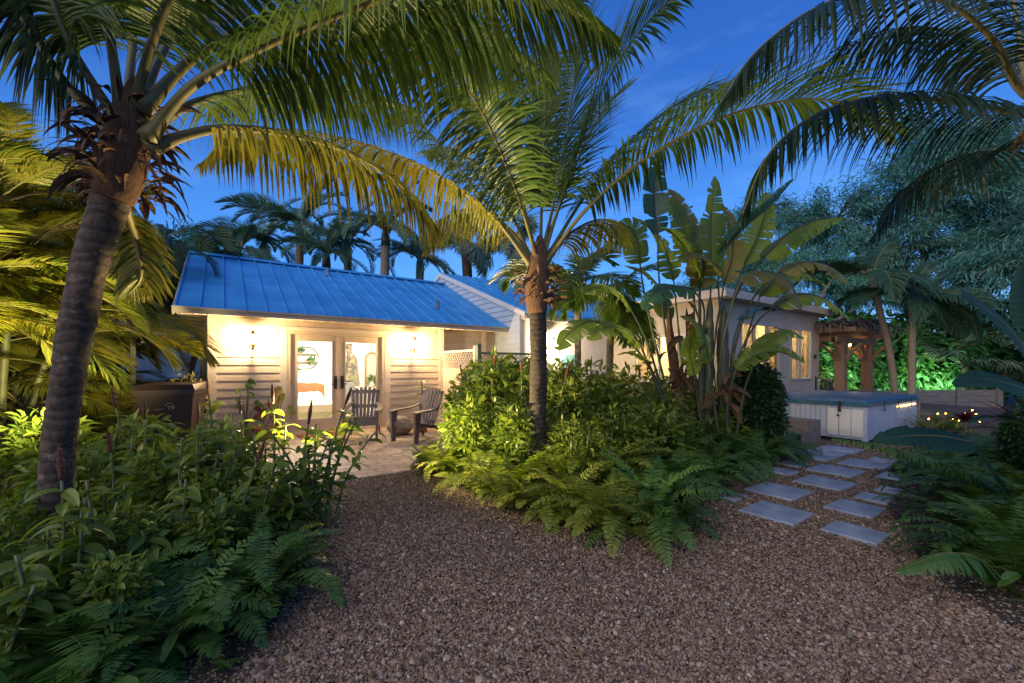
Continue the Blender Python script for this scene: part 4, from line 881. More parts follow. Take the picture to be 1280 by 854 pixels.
# ------------------------------------------------------------------ the near left coconut palm
LB = at(66, 731, 2.6); LB[2] = 0
lp_ = thing('coconut_palm', 'leaning coconut palm with thick pale ringed trunk in the left bed', 'palm', LB)
Q = catmull([LB, at(70, 600, 2.58), at(84, 480, 2.55), at(108, 350, 2.5), at(136, 258, 2.47), at(145, 232, 2.46)], 40)-LB
zz = np.linspace(0, 1, 40); v, f = rough_tube(Q, .068+.02*np.exp(-zz*7)+.022*zz, 30); mesh_obj('trunk', v, f, m_trunk, lp_, True)
Q = np.array([at(143, 250, 2.46), at(150, 215, 2.46), at(158, 180, 2.46), at(166, 140, 2.47), at(170, 100, 2.48)])-LB
v, f = tube(catmull(Q, 16), np.interp(np.linspace(0, 1, 16), [0, .25, .5, .8, 1], [.092, .122, .112, .07, .03]), 16); mesh_obj('crown_heart', v, f, m_fibre, lp_, True)
boots(lp_, at(155, 195, 2.46)-LB, .12, 150, .24, -.25, .30, 2.6)
LF = [([(186, 172, 2.4), (240, 108, 2.3), (330, 58, 2.25), (440, 12, 2.2), (560, -28, 2.15), (680, -8, 2.1), (765, 45, 2.1)], m_coco, dict(LL=.62, hang=2.2, nleaf=150, start=.24)),
      ([(186, 187, 2.42), (230, 170, 2.5), (280, 161, 2.6), (350, 166, 2.8), (430, 188, 3.0), (500, 230, 3.2), (550, 292, 3.4)], m_cocoy, dict(LL=.52, hang=2.6, nleaf=90, start=.18)),
      ([(152, 150, 2.45), (138, 50, 2.4), (118, -70, 2.3), (80, -230, 2.2)], m_coco, dict(LL=.6, hang=1.2, nleaf=80, start=.3)),
      ([(166, 140, 2.45), (195, 40, 2.35), (250, -70, 2.2), (350, -190, 2.0)], m_coco, dict(LL=.6, hang=1.4, nleaf=80, start=.3)),
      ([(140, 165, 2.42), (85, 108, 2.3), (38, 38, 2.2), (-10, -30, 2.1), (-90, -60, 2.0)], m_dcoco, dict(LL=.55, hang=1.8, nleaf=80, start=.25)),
      ([(158, 150, 2.5), (166, 50, 2.9), (172, -60, 3.3), (160, -150, 3.6)], m_coco, dict(LL=.55, hang=1., nleaf=70, start=.25)),
      ([(176, 165, 2.5), (250, 126, 2.9), (330, 110, 3.3), (420, 108, 3.7), (520, 138, 4.)], m_coco, dict(LL=.6, hang=1.8, nleaf=90, start=.2)),
      ([(175, 140, 2.45), (260, 60, 2.6), (370, 20, 2.9), (490, 10, 3.2), (600, 40, 3.5), (690, 100, 3.7)], m_coco, dict(LL=.66, hang=2., nleaf=120, start=.22)),
      ([(145, 150, 2.4), (90, 60, 2.3), (60, -20, 2.2), (40, -110, 2.1)], m_coco, dict(LL=.5, hang=1.8, nleaf=80, start=.25)),
      ([(150, 225, 2.65), (158, 262, 2.8), (170, 300, 2.95), (176, 345, 3.05), (160, 368, 3.1)], m_cocoy, dict(LL=.26, hang=1.0, nleaf=44, start=.3, W=.03)),
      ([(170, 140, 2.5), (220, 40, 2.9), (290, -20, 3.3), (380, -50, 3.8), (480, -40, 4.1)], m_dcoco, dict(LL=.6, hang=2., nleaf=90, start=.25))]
for ctrl, mt, k in LF:
    k.setdefault('W', .023); frond_parts(lp_, [at(*p) for p in ctrl], mt, LB, r0=.030, **k)

# ------------------------------------------------------------------ the right coconut palm
RB = np.array([5.4, 3.3, 0.])
rp = thing('coconut_palm', 'dark coconut palm at the right edge with drooping fronds overhead', 'palm', RB)
Q = catmull([RB, (5.3, 3.35, 1.5), (5.05, 3.4, 2.6), at(1358, 185, 3.4)], 30)-RB; v, f = tube(Q, .13+.04*np.exp(-np.linspace(0, 7, 30)), 16); mesh_obj('trunk', v, f, m_trunk, rp, True)
Q = np.array([at(1358, 200, 3.4), at(1350, 165, 3.4), at(1346, 130, 3.4), at(1344, 95, 3.4)])-RB; v, f = tube(catmull(Q, 12), np.interp(np.linspace(0, 1, 12), [0, .3, .7, 1], [.14, .19, .14, .05]), 14); mesh_obj('crown_heart', v, f, m_fibre, rp, True)
boots(rp, at(1350, 160, 3.4)-RB, .17, 36, .25, -.15, .15, 2.)
for k in range(4):
    d = np.array([-.19+.05*k, -.17+.02*(k % 2), -.02-.06*(k % 2)])+at(1350, 155, 3.4)-RB; v, f = MB().lathe([(0, -.11), (.06, -.09), (.085, 0), (.06, .09), (0, .12)], d, 12).arrays(); mesh_obj('coconut', v, f, m_petiole, rp, True)
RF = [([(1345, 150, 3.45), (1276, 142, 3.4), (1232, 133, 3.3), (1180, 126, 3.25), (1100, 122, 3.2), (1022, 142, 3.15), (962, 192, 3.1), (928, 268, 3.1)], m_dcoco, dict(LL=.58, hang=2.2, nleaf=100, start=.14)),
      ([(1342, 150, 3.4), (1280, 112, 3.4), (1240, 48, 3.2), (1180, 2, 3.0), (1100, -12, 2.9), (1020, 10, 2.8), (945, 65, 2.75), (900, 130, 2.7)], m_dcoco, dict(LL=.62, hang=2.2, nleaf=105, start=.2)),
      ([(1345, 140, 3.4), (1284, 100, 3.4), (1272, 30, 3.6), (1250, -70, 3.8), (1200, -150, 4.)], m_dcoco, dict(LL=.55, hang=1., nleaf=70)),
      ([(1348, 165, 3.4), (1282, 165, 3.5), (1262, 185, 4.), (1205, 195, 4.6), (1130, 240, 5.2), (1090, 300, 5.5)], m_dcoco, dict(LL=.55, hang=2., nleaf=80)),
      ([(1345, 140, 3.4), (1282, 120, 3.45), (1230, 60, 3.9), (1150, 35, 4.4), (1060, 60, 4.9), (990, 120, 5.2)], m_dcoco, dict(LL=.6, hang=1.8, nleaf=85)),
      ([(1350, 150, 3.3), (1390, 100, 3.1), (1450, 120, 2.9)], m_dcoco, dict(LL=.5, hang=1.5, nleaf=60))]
for ctrl, mt, k in RF: frond_parts(rp, [at(*p) for p in ctrl], mt, RB, W=.027, r0=.026, **k)

# ------------------------------------------------------------------ areca clumps at the left
AP = [frond_proto(2.0, b, m_areca, nleaf=70, LL=.46, W=.021, hang=h, start=.22, vl=.35, K=4, r0=.012, a0=60, a1=25, N=30) for b, h in ((1.3, .8), (1.7, 1.1), (1.0, .6))]
m_areca_d = leafmat('shaded_areca_leaf', (.03, .07, .03), (.07, .11, .04), .45, .3)  # darker copy of the areca leaf, shade put into the colour
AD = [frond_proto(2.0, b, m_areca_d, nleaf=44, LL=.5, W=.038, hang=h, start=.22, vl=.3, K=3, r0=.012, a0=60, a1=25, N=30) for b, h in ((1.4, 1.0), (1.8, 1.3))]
m_cane = paint('areca_cane', (.045, .06, .02), (.08, .085, .03), 8, .6)
def areca(label, base, stems, h0, h1, nf, protos, spread=.35, sc=1., els=(.2, 1.35)):
    t = thing('areca_palm', label, 'palm', base); t['group'] = 'areca palms along the left boundary'
    for s in range(stems):
        a = s*2.4; x, y = spread*math.cos(a)*rng.uniform(.3, 1), spread*math.sin(a)*rng.uniform(.3, 1); h = rng.uniform(h0, h1)
        P = catmull([(x, y, 0), (x*1.6, y*1.6, h*.6), (x*2.4, y*2.4, h)], 12); v, f = tube(P, np.linspace(.045, .032, 12), 8); mesh_obj('stem', v, f, m_cane, t, True)
        for k in range(nf):
            az = k*2.39996+s; add_frond(t, protos[(k+s) % len(protos)], P[-1], az, els[0]+(els[1]-els[0])*((k*.618+s*.3) % 1), rng.normal(0, .3), sc*rng.uniform(.8, 1.1))
    return t
areca('tall yellow green areca clump at the left edge behind the leaning trunk', (-5.6, 4.0, 0), 9, 1.6, 3.5, 9, AP, .30, .82)
areca('areca clump with low arching fronds at the far left edge', (-6.2, 4.9, 0), 6, 1.2, 2.6, 7, AP)
areca('low golden areca clump at the left edge nearest the camera', (-6.3, 3.5, 0), 7, .5, 2.2, 7, AP, .35, .9)
areca('golden areca clump filling the gap left of the porch', (-7.4, 5.8, 0), 7, .8, 2.6, 7, AP, .4, .95)
areca('bright green young areca between the bin and the leaning trunk', (-6.4, 6.5, 0), 5, .2, .45, 6, AP, .15, .52)
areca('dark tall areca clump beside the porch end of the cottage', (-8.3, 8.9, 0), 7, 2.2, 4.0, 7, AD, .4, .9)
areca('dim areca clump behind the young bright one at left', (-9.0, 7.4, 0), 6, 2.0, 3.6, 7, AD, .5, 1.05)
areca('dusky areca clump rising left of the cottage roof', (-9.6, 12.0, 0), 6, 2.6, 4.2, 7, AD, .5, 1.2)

# ------------------------------------------------------------------ palms beyond the roof
RP = [frond_proto(3.4, b, m_royal, nleaf=90, LL=.68, W=.045, hang=h, start=.12, vl=.5, K=3, r0=.04, fold=0, a0=65, a1=25, N=24) for b, h in ((1.1, .6), (1.6, .9), (.8, .4))]
for i, (x, y, Y, n, sc, lab) in enumerate([(375, 300, 22, 15, 1., 'bushy royal palm beyond the middle of the blue cottage roof'), (482, 308, 19, 13, .8, 'royal palm with arching crown beyond the right half of the blue roof'),
        (330, 318, 24, 12, .9, 'small royal palm left of the bushy one beyond the roof'), (435, 322, 23, 12, .9, 'royal palm crown between the two taller ones beyond the roof'), (298, 330, 21, 14, .8, 'low royal palm peeking above the left part of the blue ridge'), (408, 336, 20, 14, .75, 'low royal palm peeking above the middle of the blue ridge'), (525, 342, 21, 14, .75, 'low royal palm beside the gable peak')]):
    p = at(x, y, Y); palm(lab, [(p[0]-.3, Y, 0), (p[0]-.1, Y, p[2]*.6), p], .2, RP, n+7, (-.25, 1.5), sc, group='royal palms beyond the blue roof', shaft=1.0)
def fan_leaf(L, mat):
    n = 34; a = np.linspace(-2.3, 2.3, n); c = np.array([L, 0, 0.]); d = np.stack([np.cos(a), np.sin(a), rng.normal(.05, .16, n)], 1)
    mb = MB(); v, f = strips(np.tile(c, (n, 1)), d, Z3, L*.66*(1-.1*np.abs(a)), .05, 3, 1.1); mb.add(v, f); v, f = tube([(0, 0, 0), c*.6+[0, 0, .05], c], [.02, .015, .012], 5); mb.add(v, f)
    vv, ff = mb.arrays(); o = mesh_obj('frond', vv, ff, mat); me = o.data; bpy.data.objects.remove(o); return me
m_skirt = leafmat('dead_skirt', (.12, .085, .065), (.2, .14, .1), .8, .1)
FP = [fan_leaf(1.2, m_sabal), fan_leaf(1.05, m_sabal)]; FD = [fan_leaf(.95, m_skirt)]
for (x, y, Y, n, lab, dead) in [(262, 308, 26, 44, 'fan palm crown beyond the left end of the blue roof', 0), (232, 318, 25, 40, 'fan palm crown half behind the dark areca beside the roof', 0), (582, 300, 17, 46, 'shaggy fan palm above the gable peak', 0), (642, 308, 18, 46, 'shaggy fan palm behind the central coconut trunk', 0)]:
    p = at(x, y, Y); t = palm(lab, [(p[0], Y, 0), (p[0]+.1, Y, p[2]*.6), p], .2, FP, n, (-1.0, 1.4), 1., m_trunk, group='fan palms beyond the house roofs')
    for k in range(dead): az = k*2.4; add_frond(t, FD[0], p-np.array([p[0], Y, 0])-Z3*rng.uniform(.1, .9), az, -.9-rng.uniform(0, .5), 0, 1.)

# ------------------------------------------------------------------ slim palms
m_adon = leafmat('small_palm_leaf', (.06, .14, .02), (.16, .22, .035), .4, .45, (1.5, 1.5, .5))
SP = [frond_proto(1.25, b, m_adon, nleaf=48, LL=.44, W=.036, hang=h, start=.16, vl=.3, K=3, r0=.012, N=24) for b, h in ((1.2, .8), (1.7, 1.2))]
palm('small christmas palm with lit yellow green crown left of the paddle leaves', [(1.95, 8.2, 0), (1.92, 8.2, 1.2), at(764, 392, 8.2)], .075, SP, 13, (-.5, 1.3), 1.0, group='small palms before the white wall', shaft=.35, flare=1.3)
palm('small palm with airy fronds just right of the coconut trunk', [(1.15, 7.6, 0), (1.2, 7.6, 1.), at(722, 375, 7.6)], .06, SP, 14, (-.3, 1.4), 1.2, group='small palms before the white wall', shaft=.35, flare=1.3)
m_slimd = leafmat('slim_palm_leaf', (.02, .07, .035), (.05, .11, .05), .45, .25)
SD = [frond_proto(2.0, b, m_slimd, nleaf=50, LL=.5, W=.05, hang=h, start=.14, vl=.3, K=3, r0=.02, N=24) for b, h in ((1.1, .7), (1.6, 1.0))]
palm('slim palm with bent pale trunk in front of the pergola roof', [at(1122, 518, 12.0)*[1, 1, 0], at(1112, 440, 12.), at(1100, 390, 12.), at(1090, 345, 12.)], .08, SD, 12, (-.4, 1.3), 1., m_trunk2, group='slim palms by the pergola', flare=1.6)
palm('slim straight palm lit amber at its foot beside the string lights', [at(1139, 523, 11.5)*[1, 1, 0], at(1140, 440, 11.5), at(1141, 370, 11.5)], .08, SD, 12, (-.4, 1.2), .9, m_trunk2, group='slim palms by the pergola', flare=1.9)
# ------------------------------------------------------------------ paddle leaves
def paddle(ctrl, width, rise=25, droop=40, tears=5, up=Z3, gap=.12, blunt=.62, mid=True, N=41, Q=6):
    pts = catmull(ctrl, N); t, sd, nn = frames(pts, np.asarray(up, float)); s = np.linspace(0, 1, N)
    w = width/2*np.clip(np.sin(np.pi*np.clip(.02+.98*s, 0, 1)**blunt), 0, 1)**.55; w[-1] = .004
    mb = MB()
    for sg in (-1, 1):
        cuts = [0]+sorted(rng.choice(np.arange(4, N-3), tears, replace=False).tolist())+[N-1]; cuts = sorted(set(cuts))
        for a, b in zip(cuts[:-1], cuts[1:]):
            k = b-a+1; dl = rng.normal(0, 14); i = np.arange(a, b+1); m = (a+b)/2; P = np.zeros((k, Q+1, 3)); off = np.zeros(k); out_ = np.zeros(k)
            for q in range(Q+1):
                if q:
                    th = np.radians(rise+(-(rise+droop)-dl)*((q-.5)/Q)**1.1); out_ = out_+w[i]/Q*math.cos(th); off = off+w[i]/Q*math.sin(th)
                g = gap*(q/Q)**1.5; ii = np.clip(m+(i-m)*(1-(g if b-a < N-1 else 0))+.10*q/Q*(N*.12), 0, N-1); i0 = np.clip(ii.astype(int), 0, N-2); fr = (ii-i0)[:, None]
                L = lambda A: A[i0]*(1-fr)+A[i0+1]*fr
                P[:, q] = L(pts)+L(sd)*sg*out_[:, None]+L(nn)*(off+.004*np.sin(i*1.9)*q/Q)[:, None]
            j = np.arange(k-1)[:, None]*(Q+1); l = np.arange(Q)[None]; f = np.stack([j+l, j+l+1, j+Q+1+l+1, j+Q+1+l], -1).reshape(-1, 4)
            mb.add(P.reshape(-1, 3), f)
    rv = tube(pts-nn*.004, np.linspace(.014, .003, N)*max(.5, width/.3), 6) if mid else None
    return mb, rv
def pleaf(par, base, stalk, blade, width, mat, **k):
    """a leaf: petiole through pixels of stalk, blade along pixels of blade"""
    B = [at(*p) for p in blade]
    if par.name.startswith('giant'): k['tears'] = k.get('tears', 5)+4; k.setdefault('gap', .2)
    mb, rv = paddle(B, width*(1.1 if par.name.startswith('giant') else 1.), **k); v, f = mb.arrays(); o = mesh_obj('leaf', v-base, f, mat, par, True)
    mesh_obj('midrib', rv[0]-base, rv[1], m_petiole, o, True)
    if stalk:
        Pq = catmull([at(*p) for p in stalk]+[B[0]], 20); v, f = tube(Pq, np.linspace(.024, .012, 20), 8); mesh_obj('leaf_stalk', v-base, f, m_heli if par.name.startswith('heli') else m_petiole, par, True)
BB = np.array([2.75, 6.15, 0.])
bp = thing('giant_bird_of_paradise', 'clump of giant bird of paradise with torn paddle leaves in the central bed', 'plant', BB)
Y0 = 6.15
BL = [([(882, 560, 6.2), (886, 430, 6.2)], [(889, 345, 6.2), (888, 300, 6.2), (890, 255, 6.2), (894, 220, 6.2)], .42, m_bop, dict(up=(.25, -1, .25), rise=35, droop=5, tears=3)),
      ([(884, 560, 6.3), (893, 430, 6.4)], [(905, 355, 6.5), (915, 320, 6.5), (912, 285, 6.45), (904, 258, 6.4)], .34, m_bopy, dict(up=(.25, -1, .25), rise=40, droop=-10, tears=3)),
      ([(878, 560, 6.1), (876, 430, 6.0)], [(875, 352, 5.9), (858, 312, 5.75), (838, 290, 5.6), (826, 286, 5.5)], .62, m_bop, dict(up=(0, -.55, 1), rise=30, droop=30, tears=4)),
      ([(876, 560, 6.1), (874, 430, 6.)], [(874, 360, 5.9), (880, 332, 5.7), (870, 318, 5.5), (850, 322, 5.35)], .46, m_bopy, dict(up=(0, -.55, 1), rise=20, droop=50, tears=4)),
      ([(880, 560, 6.2), (878, 440, 6.1), (880, 385, 6.)], [(866, 362, 5.9), (842, 358, 5.75), (818, 366, 5.6), (804, 388, 5.5)], .46, m_bopd, dict(up=(0, -.55, 1), rise=12, droop=60, tears=4)),
      ([(905, 560, 6.2), (903, 440, 6.2), (898, 360, 6.2)], [(897, 322, 6.2), (930, 285, 6.3), (962, 258, 6.4), (992, 224, 6.5)], .30, m_bopd, dict(rise=55, droop=-40, tears=3)),
      ([(908, 560, 6.2), (907, 420, 6.2), (925, 360, 6.2)], [(953, 322, 6.2), (985, 292, 6.2), (1020, 276, 6.2), (1054, 271, 6.2)], .50, m_bop, dict(up=(0, -.55, 1), rise=-20, droop=70, tears=7)),
      ([(905, 560, 6.1), (900, 460, 6.), (912, 392, 5.9)], [(925, 352, 5.8), (955, 340, 5.75), (985, 352, 5.7), (1003, 388, 5.7)], .44, m_bopy, dict(up=(0, -.55, 1), rise=10, droop=60, tears=5)),
      ([(912, 560, 6.2), (916, 450, 6.2), (940, 375, 6.2)], [(976, 340, 6.2), (1005, 328, 6.2), (1038, 334, 6.2), (1067, 358, 6.2)], .42, m_bopy, dict(up=(0, -.55, 1), rise=10, droop=60, tears=6)),
      ([(912, 560, 6.3), (920, 460, 6.35), (945, 405, 6.4)], [(970, 382, 6.4), (1000, 368, 6.45), (1032, 374, 6.5), (1063, 398, 6.55)], .46, m_bop, dict(up=(0, -.55, 1), rise=5, droop=60, tears=5)),
      ([(908, 560, 6.), (910, 500, 5.9)], [(920, 462, 5.8), (945, 444, 5.7), (975, 440, 5.6), (1006, 453, 5.5)], .42, m_bop, dict(up=(0, -.55, 1), rise=40, droop=15, tears=8, gap=.3)),
      ([(850, 560, 6.1), (832, 500, 6.), (812, 460, 5.9), (780, 418, 5.8)], [(757, 405, 5.7), (735, 402, 5.6), (714, 414, 5.5), (696, 438, 5.4)], .44, m_bop, dict(up=(0, -.55, 1), rise=15, droop=50, tears=4)),
      ([(845, 560, 6.1), (822, 470, 6.1), (808, 425, 6.)], [(788, 385, 5.9), (770, 366, 5.8), (748, 358, 5.7), (728, 366, 5.6)], .56, m_bop, dict(up=(0, -.55, 1), rise=20, droop=35, tears=5)),
      ([(850, 560, 6.2), (824, 450, 6.2), (806, 370, 6.2)], [(800, 330, 6.2), (796, 300, 6.15), (788, 285, 6.1), (776, 290, 6.)], .5, m_bop, dict(up=(.25, -1, .25), rise=20, droop=40, tears=4)),
      ([(848, 560, 6.), (826, 490, 5.9)], [(812, 456, 5.8), (800, 446, 5.7), (786, 441, 5.65), (772, 444, 5.6)], .2, m_bop, dict(rise=25, droop=30, tears=2)),
      ([(852, 560, 6.4), (834, 430, 6.5), (824, 350, 6.6)], [(822, 292, 6.6), (818, 260, 6.6), (818, 225, 6.6), (824, 190, 6.6)], .42, m_bopd, dict(up=(.25, -1, .25), rise=30, droop=10, tears=3)),
      ([(900, 560, 6.5), (892, 460, 6.6), (868, 380, 6.7)], [(862, 330, 6.8), (856, 290, 6.8), (846, 262, 6.8), (836, 250, 6.8)], .5, m_bop, dict(up=(.25, -1, .25), rise=20, droop=30, tears=4)),
      ([(905, 560, 6.4), (915, 440, 6.5)], [(925, 400, 6.6), (935, 392, 6.65), (952, 385, 6.7), (970, 388, 6.75)], .36, m_bopd, dict(rise=20, droop=30, tears=3)),
      ([(860, 560, 6.5), (846, 450, 6.6)], [(838, 400, 6.7), (826, 365, 6.7), (806, 340, 6.6), (780, 332, 6.5)], .5, m_bop, dict(up=(0, -.55, 1), rise=15, droop=45, tears=5)),
      ([(862, 560, 6.6), (850, 430, 6.7)], [(842, 350, 6.8), (830, 310, 6.8), (810, 282, 6.7), (790, 272, 6.6)], .52, m_bop, dict(up=(.2, -.7, 1), rise=20, droop=35, tears=4)),
      ([(870, 560, 6.7), (868, 430, 6.8)], [(868, 330, 6.9), (862, 290, 6.9), (850, 258, 6.9), (836, 236, 6.9)], .5, m_bopy, dict(up=(.2, -1, .3), rise=25, droop=25, tears=4)),
      ([(846, 560, 5.9), (820, 480, 5.8)], [(800, 430, 5.7), (780, 412, 5.6), (755, 410, 5.5), (735, 425, 5.4)], .40, m_bop, dict(up=(0, -.55, 1), rise=15, droop=45, tears=4)),
      ([(915, 560, 6.5), (930, 440, 6.6)], [(950, 370, 6.7), (975, 345, 6.8), (1005, 342, 6.9), (1035, 358, 7.)], .46, m_bop, dict(up=(0, -.55, 1), rise=10, droop=50, tears=6)),
      ([(900, 560, 5.8), (892, 500, 5.7)], [(886, 455, 5.6), (880, 425, 5.5), (868, 402, 5.4), (850, 395, 5.3)], .36, m_bop, dict(up=(0, -.7, 1), rise=20, droop=40, tears=3)),
      ([(918, 560, 6.), (930, 490, 5.9)], [(945, 450, 5.8), (962, 425, 5.75), (985, 415, 5.7), (1008, 424, 5.7)], .34, m_bop, dict(up=(0, -.55, 1), rise=15, droop=45, tears=4)),
      ([(890, 560, 6.5), (905, 420, 6.6)], [(930, 330, 6.7), (945, 300, 6.7), (955, 270, 6.7), (958, 240, 6.7)], .40, m_bop, dict(up=(-.3, -1, .3), rise=25, droop=20, tears=4)),
      ([(880, 560, 5.9), (872, 500, 5.8)], [(868, 470, 5.7), (862, 440, 5.65), (866, 420, 5.6), (872, 410, 5.6)], .3, m_bop, dict(up=(.25, -1, .25), rise=25, droop=20, tears=2))]
for stalk, blade, w, mt, k in BL: pleaf(bp, BB, stalk, blade, w, mt, **k)
for P, r, mt, nm in (([(850, 590, 6.3), (848, 500, 6.35), (838, 420, 6.4), (836, 385, 6.4)], .12, m_dead, 'stem'), ([(872, 590, 6.35), (868, 500, 6.4), (862, 430, 6.45), (858, 385, 6.5)], .09, m_dead, 'stem'), ([(884, 590, 6.2), (884, 500, 6.2), (886, 420, 6.2), (888, 370, 6.2)], .14, m_petiole, 'stem'), ([(906, 590, 6.2), (905, 510, 6.2), (903, 440, 6.2), (905, 380, 6.2)], .17, m_petiole, 'stem')):
    Q = catmull([at(*p) for p in P], 24)-BB; v, f = tube(Q, .72*r*np.interp(np.linspace(0, 1, 24), [0, .75, .92, 1], [1.1, .72, .45, .08])*(1+.10*np.sin(np.arange(24)*2.1)), 10); mesh_obj(nm, v, f, mt, bp, True)
n = 34; a = rng.uniform(0, 6.28, n); o = np.array([at(x, y, 6.25) for x, y in zip(rng.uniform(836, 868, n), rng.uniform(375, 520, n))])-BB; d = np.stack([np.cos(a), np.sin(a)-.4, rng.uniform(-.3, .5, n)], 1)
v, f = strips(o, d, rdir(n), rng.uniform(.15, .42, n), rng.uniform(.05, .14, n), 6, 1.8, .5); mesh_obj('dead_leaf', v, f, m_dead, bp)
n = 12; v, f = strips(np.array([at(x, y, 6.) for x, y in zip(rng.uniform(895, 915, n), rng.uniform(480, 510, n))])-BB, rng.normal(0, 1, (n, 3))+[0, -.5, 0], rdir(n), .35, .12, 6, 2., .5); mesh_obj('dead_leaf', v, f, m_dead, bp)

# big blue-green leaves reaching in at the right
m_heli = leafmat('heliconia_leaf', (.008, .036, .034), (.014, .05, .038), .6, .1, None, 1.5, .12, False)
HB = np.array([3.95, 2.9, 0.])
hp = thing('heliconia', 'heliconia with broad dark blue green leaves leaning in from the right edge', 'plant', HB)
for stalk, blade, w, mt, k in [([(1345, 700, 2.9), (1318, 540, 2.9)], [(1290, 452, 2.9), (1262, 412, 2.85), (1230, 385, 2.8), (1200, 362, 2.75)], .36, m_heli, dict(rise=12, droop=25, tears=1, gap=.03, up=(.3, -1, .5))),
        ([(1345, 720, 2.85), (1325, 560, 2.85)], [(1296, 492, 2.85), (1262, 480, 2.85), (1226, 474, 2.8), (1192, 482, 2.8)], .26, m_heli, dict(rise=20, droop=30, tears=2, gap=.05, up=(0, -.8, 1))),
        ([(1310, 720, 3.5), (1260, 620, 3.45)], [(1215, 552, 3.3), (1175, 545, 3.35), (1132, 545, 3.4), (1092, 552, 3.45)], .30, m_heli, dict(rise=5, droop=22, tears=2, gap=.04, up=(0, -.7, 1))),
        ([(1345, 700, 3.), (1320, 560, 3.)], [(1300, 430, 3.), (1290, 390, 3.), (1283, 355, 3.), (1280, 325, 3.)], .24, m_heli, dict(rise=20, droop=20, tears=1, up=(-.5, -1, .3))),
        ([(1345, 700, 3.1), (1310, 600, 3.1)], [(1290, 534, 3.1), (1262, 524, 3.1), (1236, 520, 3.1), (1208, 528, 3.1)], .16, m_heli, dict(rise=20, droop=30, tears=1))]:
    pleaf(hp, HB, stalk, blade, w, mt, **k)

# ------------------------------------------------------------------ sword ferns
def fern_mesh(nf, L0, mat, seed):
    mb = MB()
    for k in range(nf):
        az = k*2.39996+rng.normal(0, .2); L = L0*rng.uniform(.6, 1.1); e0 = rng.uniform(.85, 1.5); n = 12; cur = np.zeros(3)+[math.cos(az)*.03, math.sin(az)*.03, 0.]; P = [cur]; bend = rng.uniform(1.1, 2.2)
        for i in range(1, n):
            e = e0-bend*(i/(n-1))**1.4; a2 = az+.15*math.sin(i*.5+k); cur = cur+np.array([math.cos(e)*math.cos(a2), math.cos(e)*math.sin(a2), math.sin(e)])*L/(n-1); P.append(cur)
        P = np.array(P); P[:, 2] = np.maximum(P[:, 2], .03)
        (v, f), (rv, rf) = frond(P, nleaf=26, LL=.085*L0/.7, W=.020*L0/.7, hang=.25, start=.12, vl=.12, K=2, fold=0, r0=.004, a0=82, a1=62, N=24, tipmin=.2, jit=.08)
        mb.add(v, f); mb.add(rv, rf)
    vv, ff = mb.arrays(); o = mesh_obj('sword_fern', vv, ff, mat); me = o.data; bpy.data.objects.remove(o); return me
m_fernd = leafmat('shaded_fern_leaf', (.04, .11, .022), (.085, .16, .03), .45, .3, (1.3, 1.4, .6), 2.)  # fern leaf for the unlit beds, its shade put into the colour
FERN = [fern_mesh(16, .72, m_fern, i) for i in range(5)]; FERND = [fern_mesh(17, .72, m_fernd, i) for i in range(4)]
def put_mesh(name, me, loc, rz, sc, label, cat, group, tilt=0.):
    o = bpy.data.objects.new(name, me); COL.objects.link(o); o.location = [float(c) for c in loc]; o.rotation_euler = (tilt*rng.normal(), tilt*rng.normal(), rz); o.scale = (sc, sc, sc)
    return tag(o, label, cat, group)
def inside(p, poly):
    x, y = p; c = False; n = len(poly)
    for i in range(n):
        (x0, y0), (x1, y1) = poly[i], poly[(i+1) % n]
        if (y0 > y) != (y1 > y) and x < (x1-x0)*(y-y0)/(y1-y0)+x0: c = not c
    return c
def edge_dist(p, poly):
    p = np.array(p); d = 9
    for i in range(len(poly)):
        a, b = np.array(poly[i]), np.array(poly[(i+1) % len(poly)]); t = np.clip(((p-a) @ (b-a))/((b-a) @ (b-a)), 0, 1); d = min(d, np.linalg.norm(p-a-t*(b-a)))
    return d
def along(a, b, n, jit):
    a = np.array(a); b = np.array(b); return [a+(b-a)*(i+.5)/n+rng.normal(0, jit, 2) for i in range(n)]
# front rows
rows = [((-1.15, 5.65), (-.25, 4.35), 7, FERN, .72, 'bright sword fern at the patio end of the central bed edge', 'ferns edging the patio end'),
        ((-.25, 4.35), (.85, 3.45), 9, FERN, .86, 'sword fern spilling onto gravel at the front of the central bed', 'ferns spilling at the central bed front'),
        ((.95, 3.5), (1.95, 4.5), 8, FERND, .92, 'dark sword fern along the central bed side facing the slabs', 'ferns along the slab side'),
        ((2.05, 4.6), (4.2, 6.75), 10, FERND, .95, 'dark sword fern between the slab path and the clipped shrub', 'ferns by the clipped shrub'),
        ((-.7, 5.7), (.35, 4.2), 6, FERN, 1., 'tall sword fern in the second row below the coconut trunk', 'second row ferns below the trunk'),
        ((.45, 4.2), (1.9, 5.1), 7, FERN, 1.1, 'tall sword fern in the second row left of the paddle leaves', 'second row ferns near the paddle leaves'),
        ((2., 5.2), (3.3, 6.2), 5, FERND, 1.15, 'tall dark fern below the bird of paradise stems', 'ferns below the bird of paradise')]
for a, b, n, ms, sc, lab, grp in rows:
    for i, p in enumerate(along(a, b, n, .10)): put_mesh('sword_fern', ms[i % len(ms)], (p[0], p[1], 0.), rng.uniform(0, 6.28), sc*rng.uniform(.9, 1.3), lab, 'fern', grp, .15)
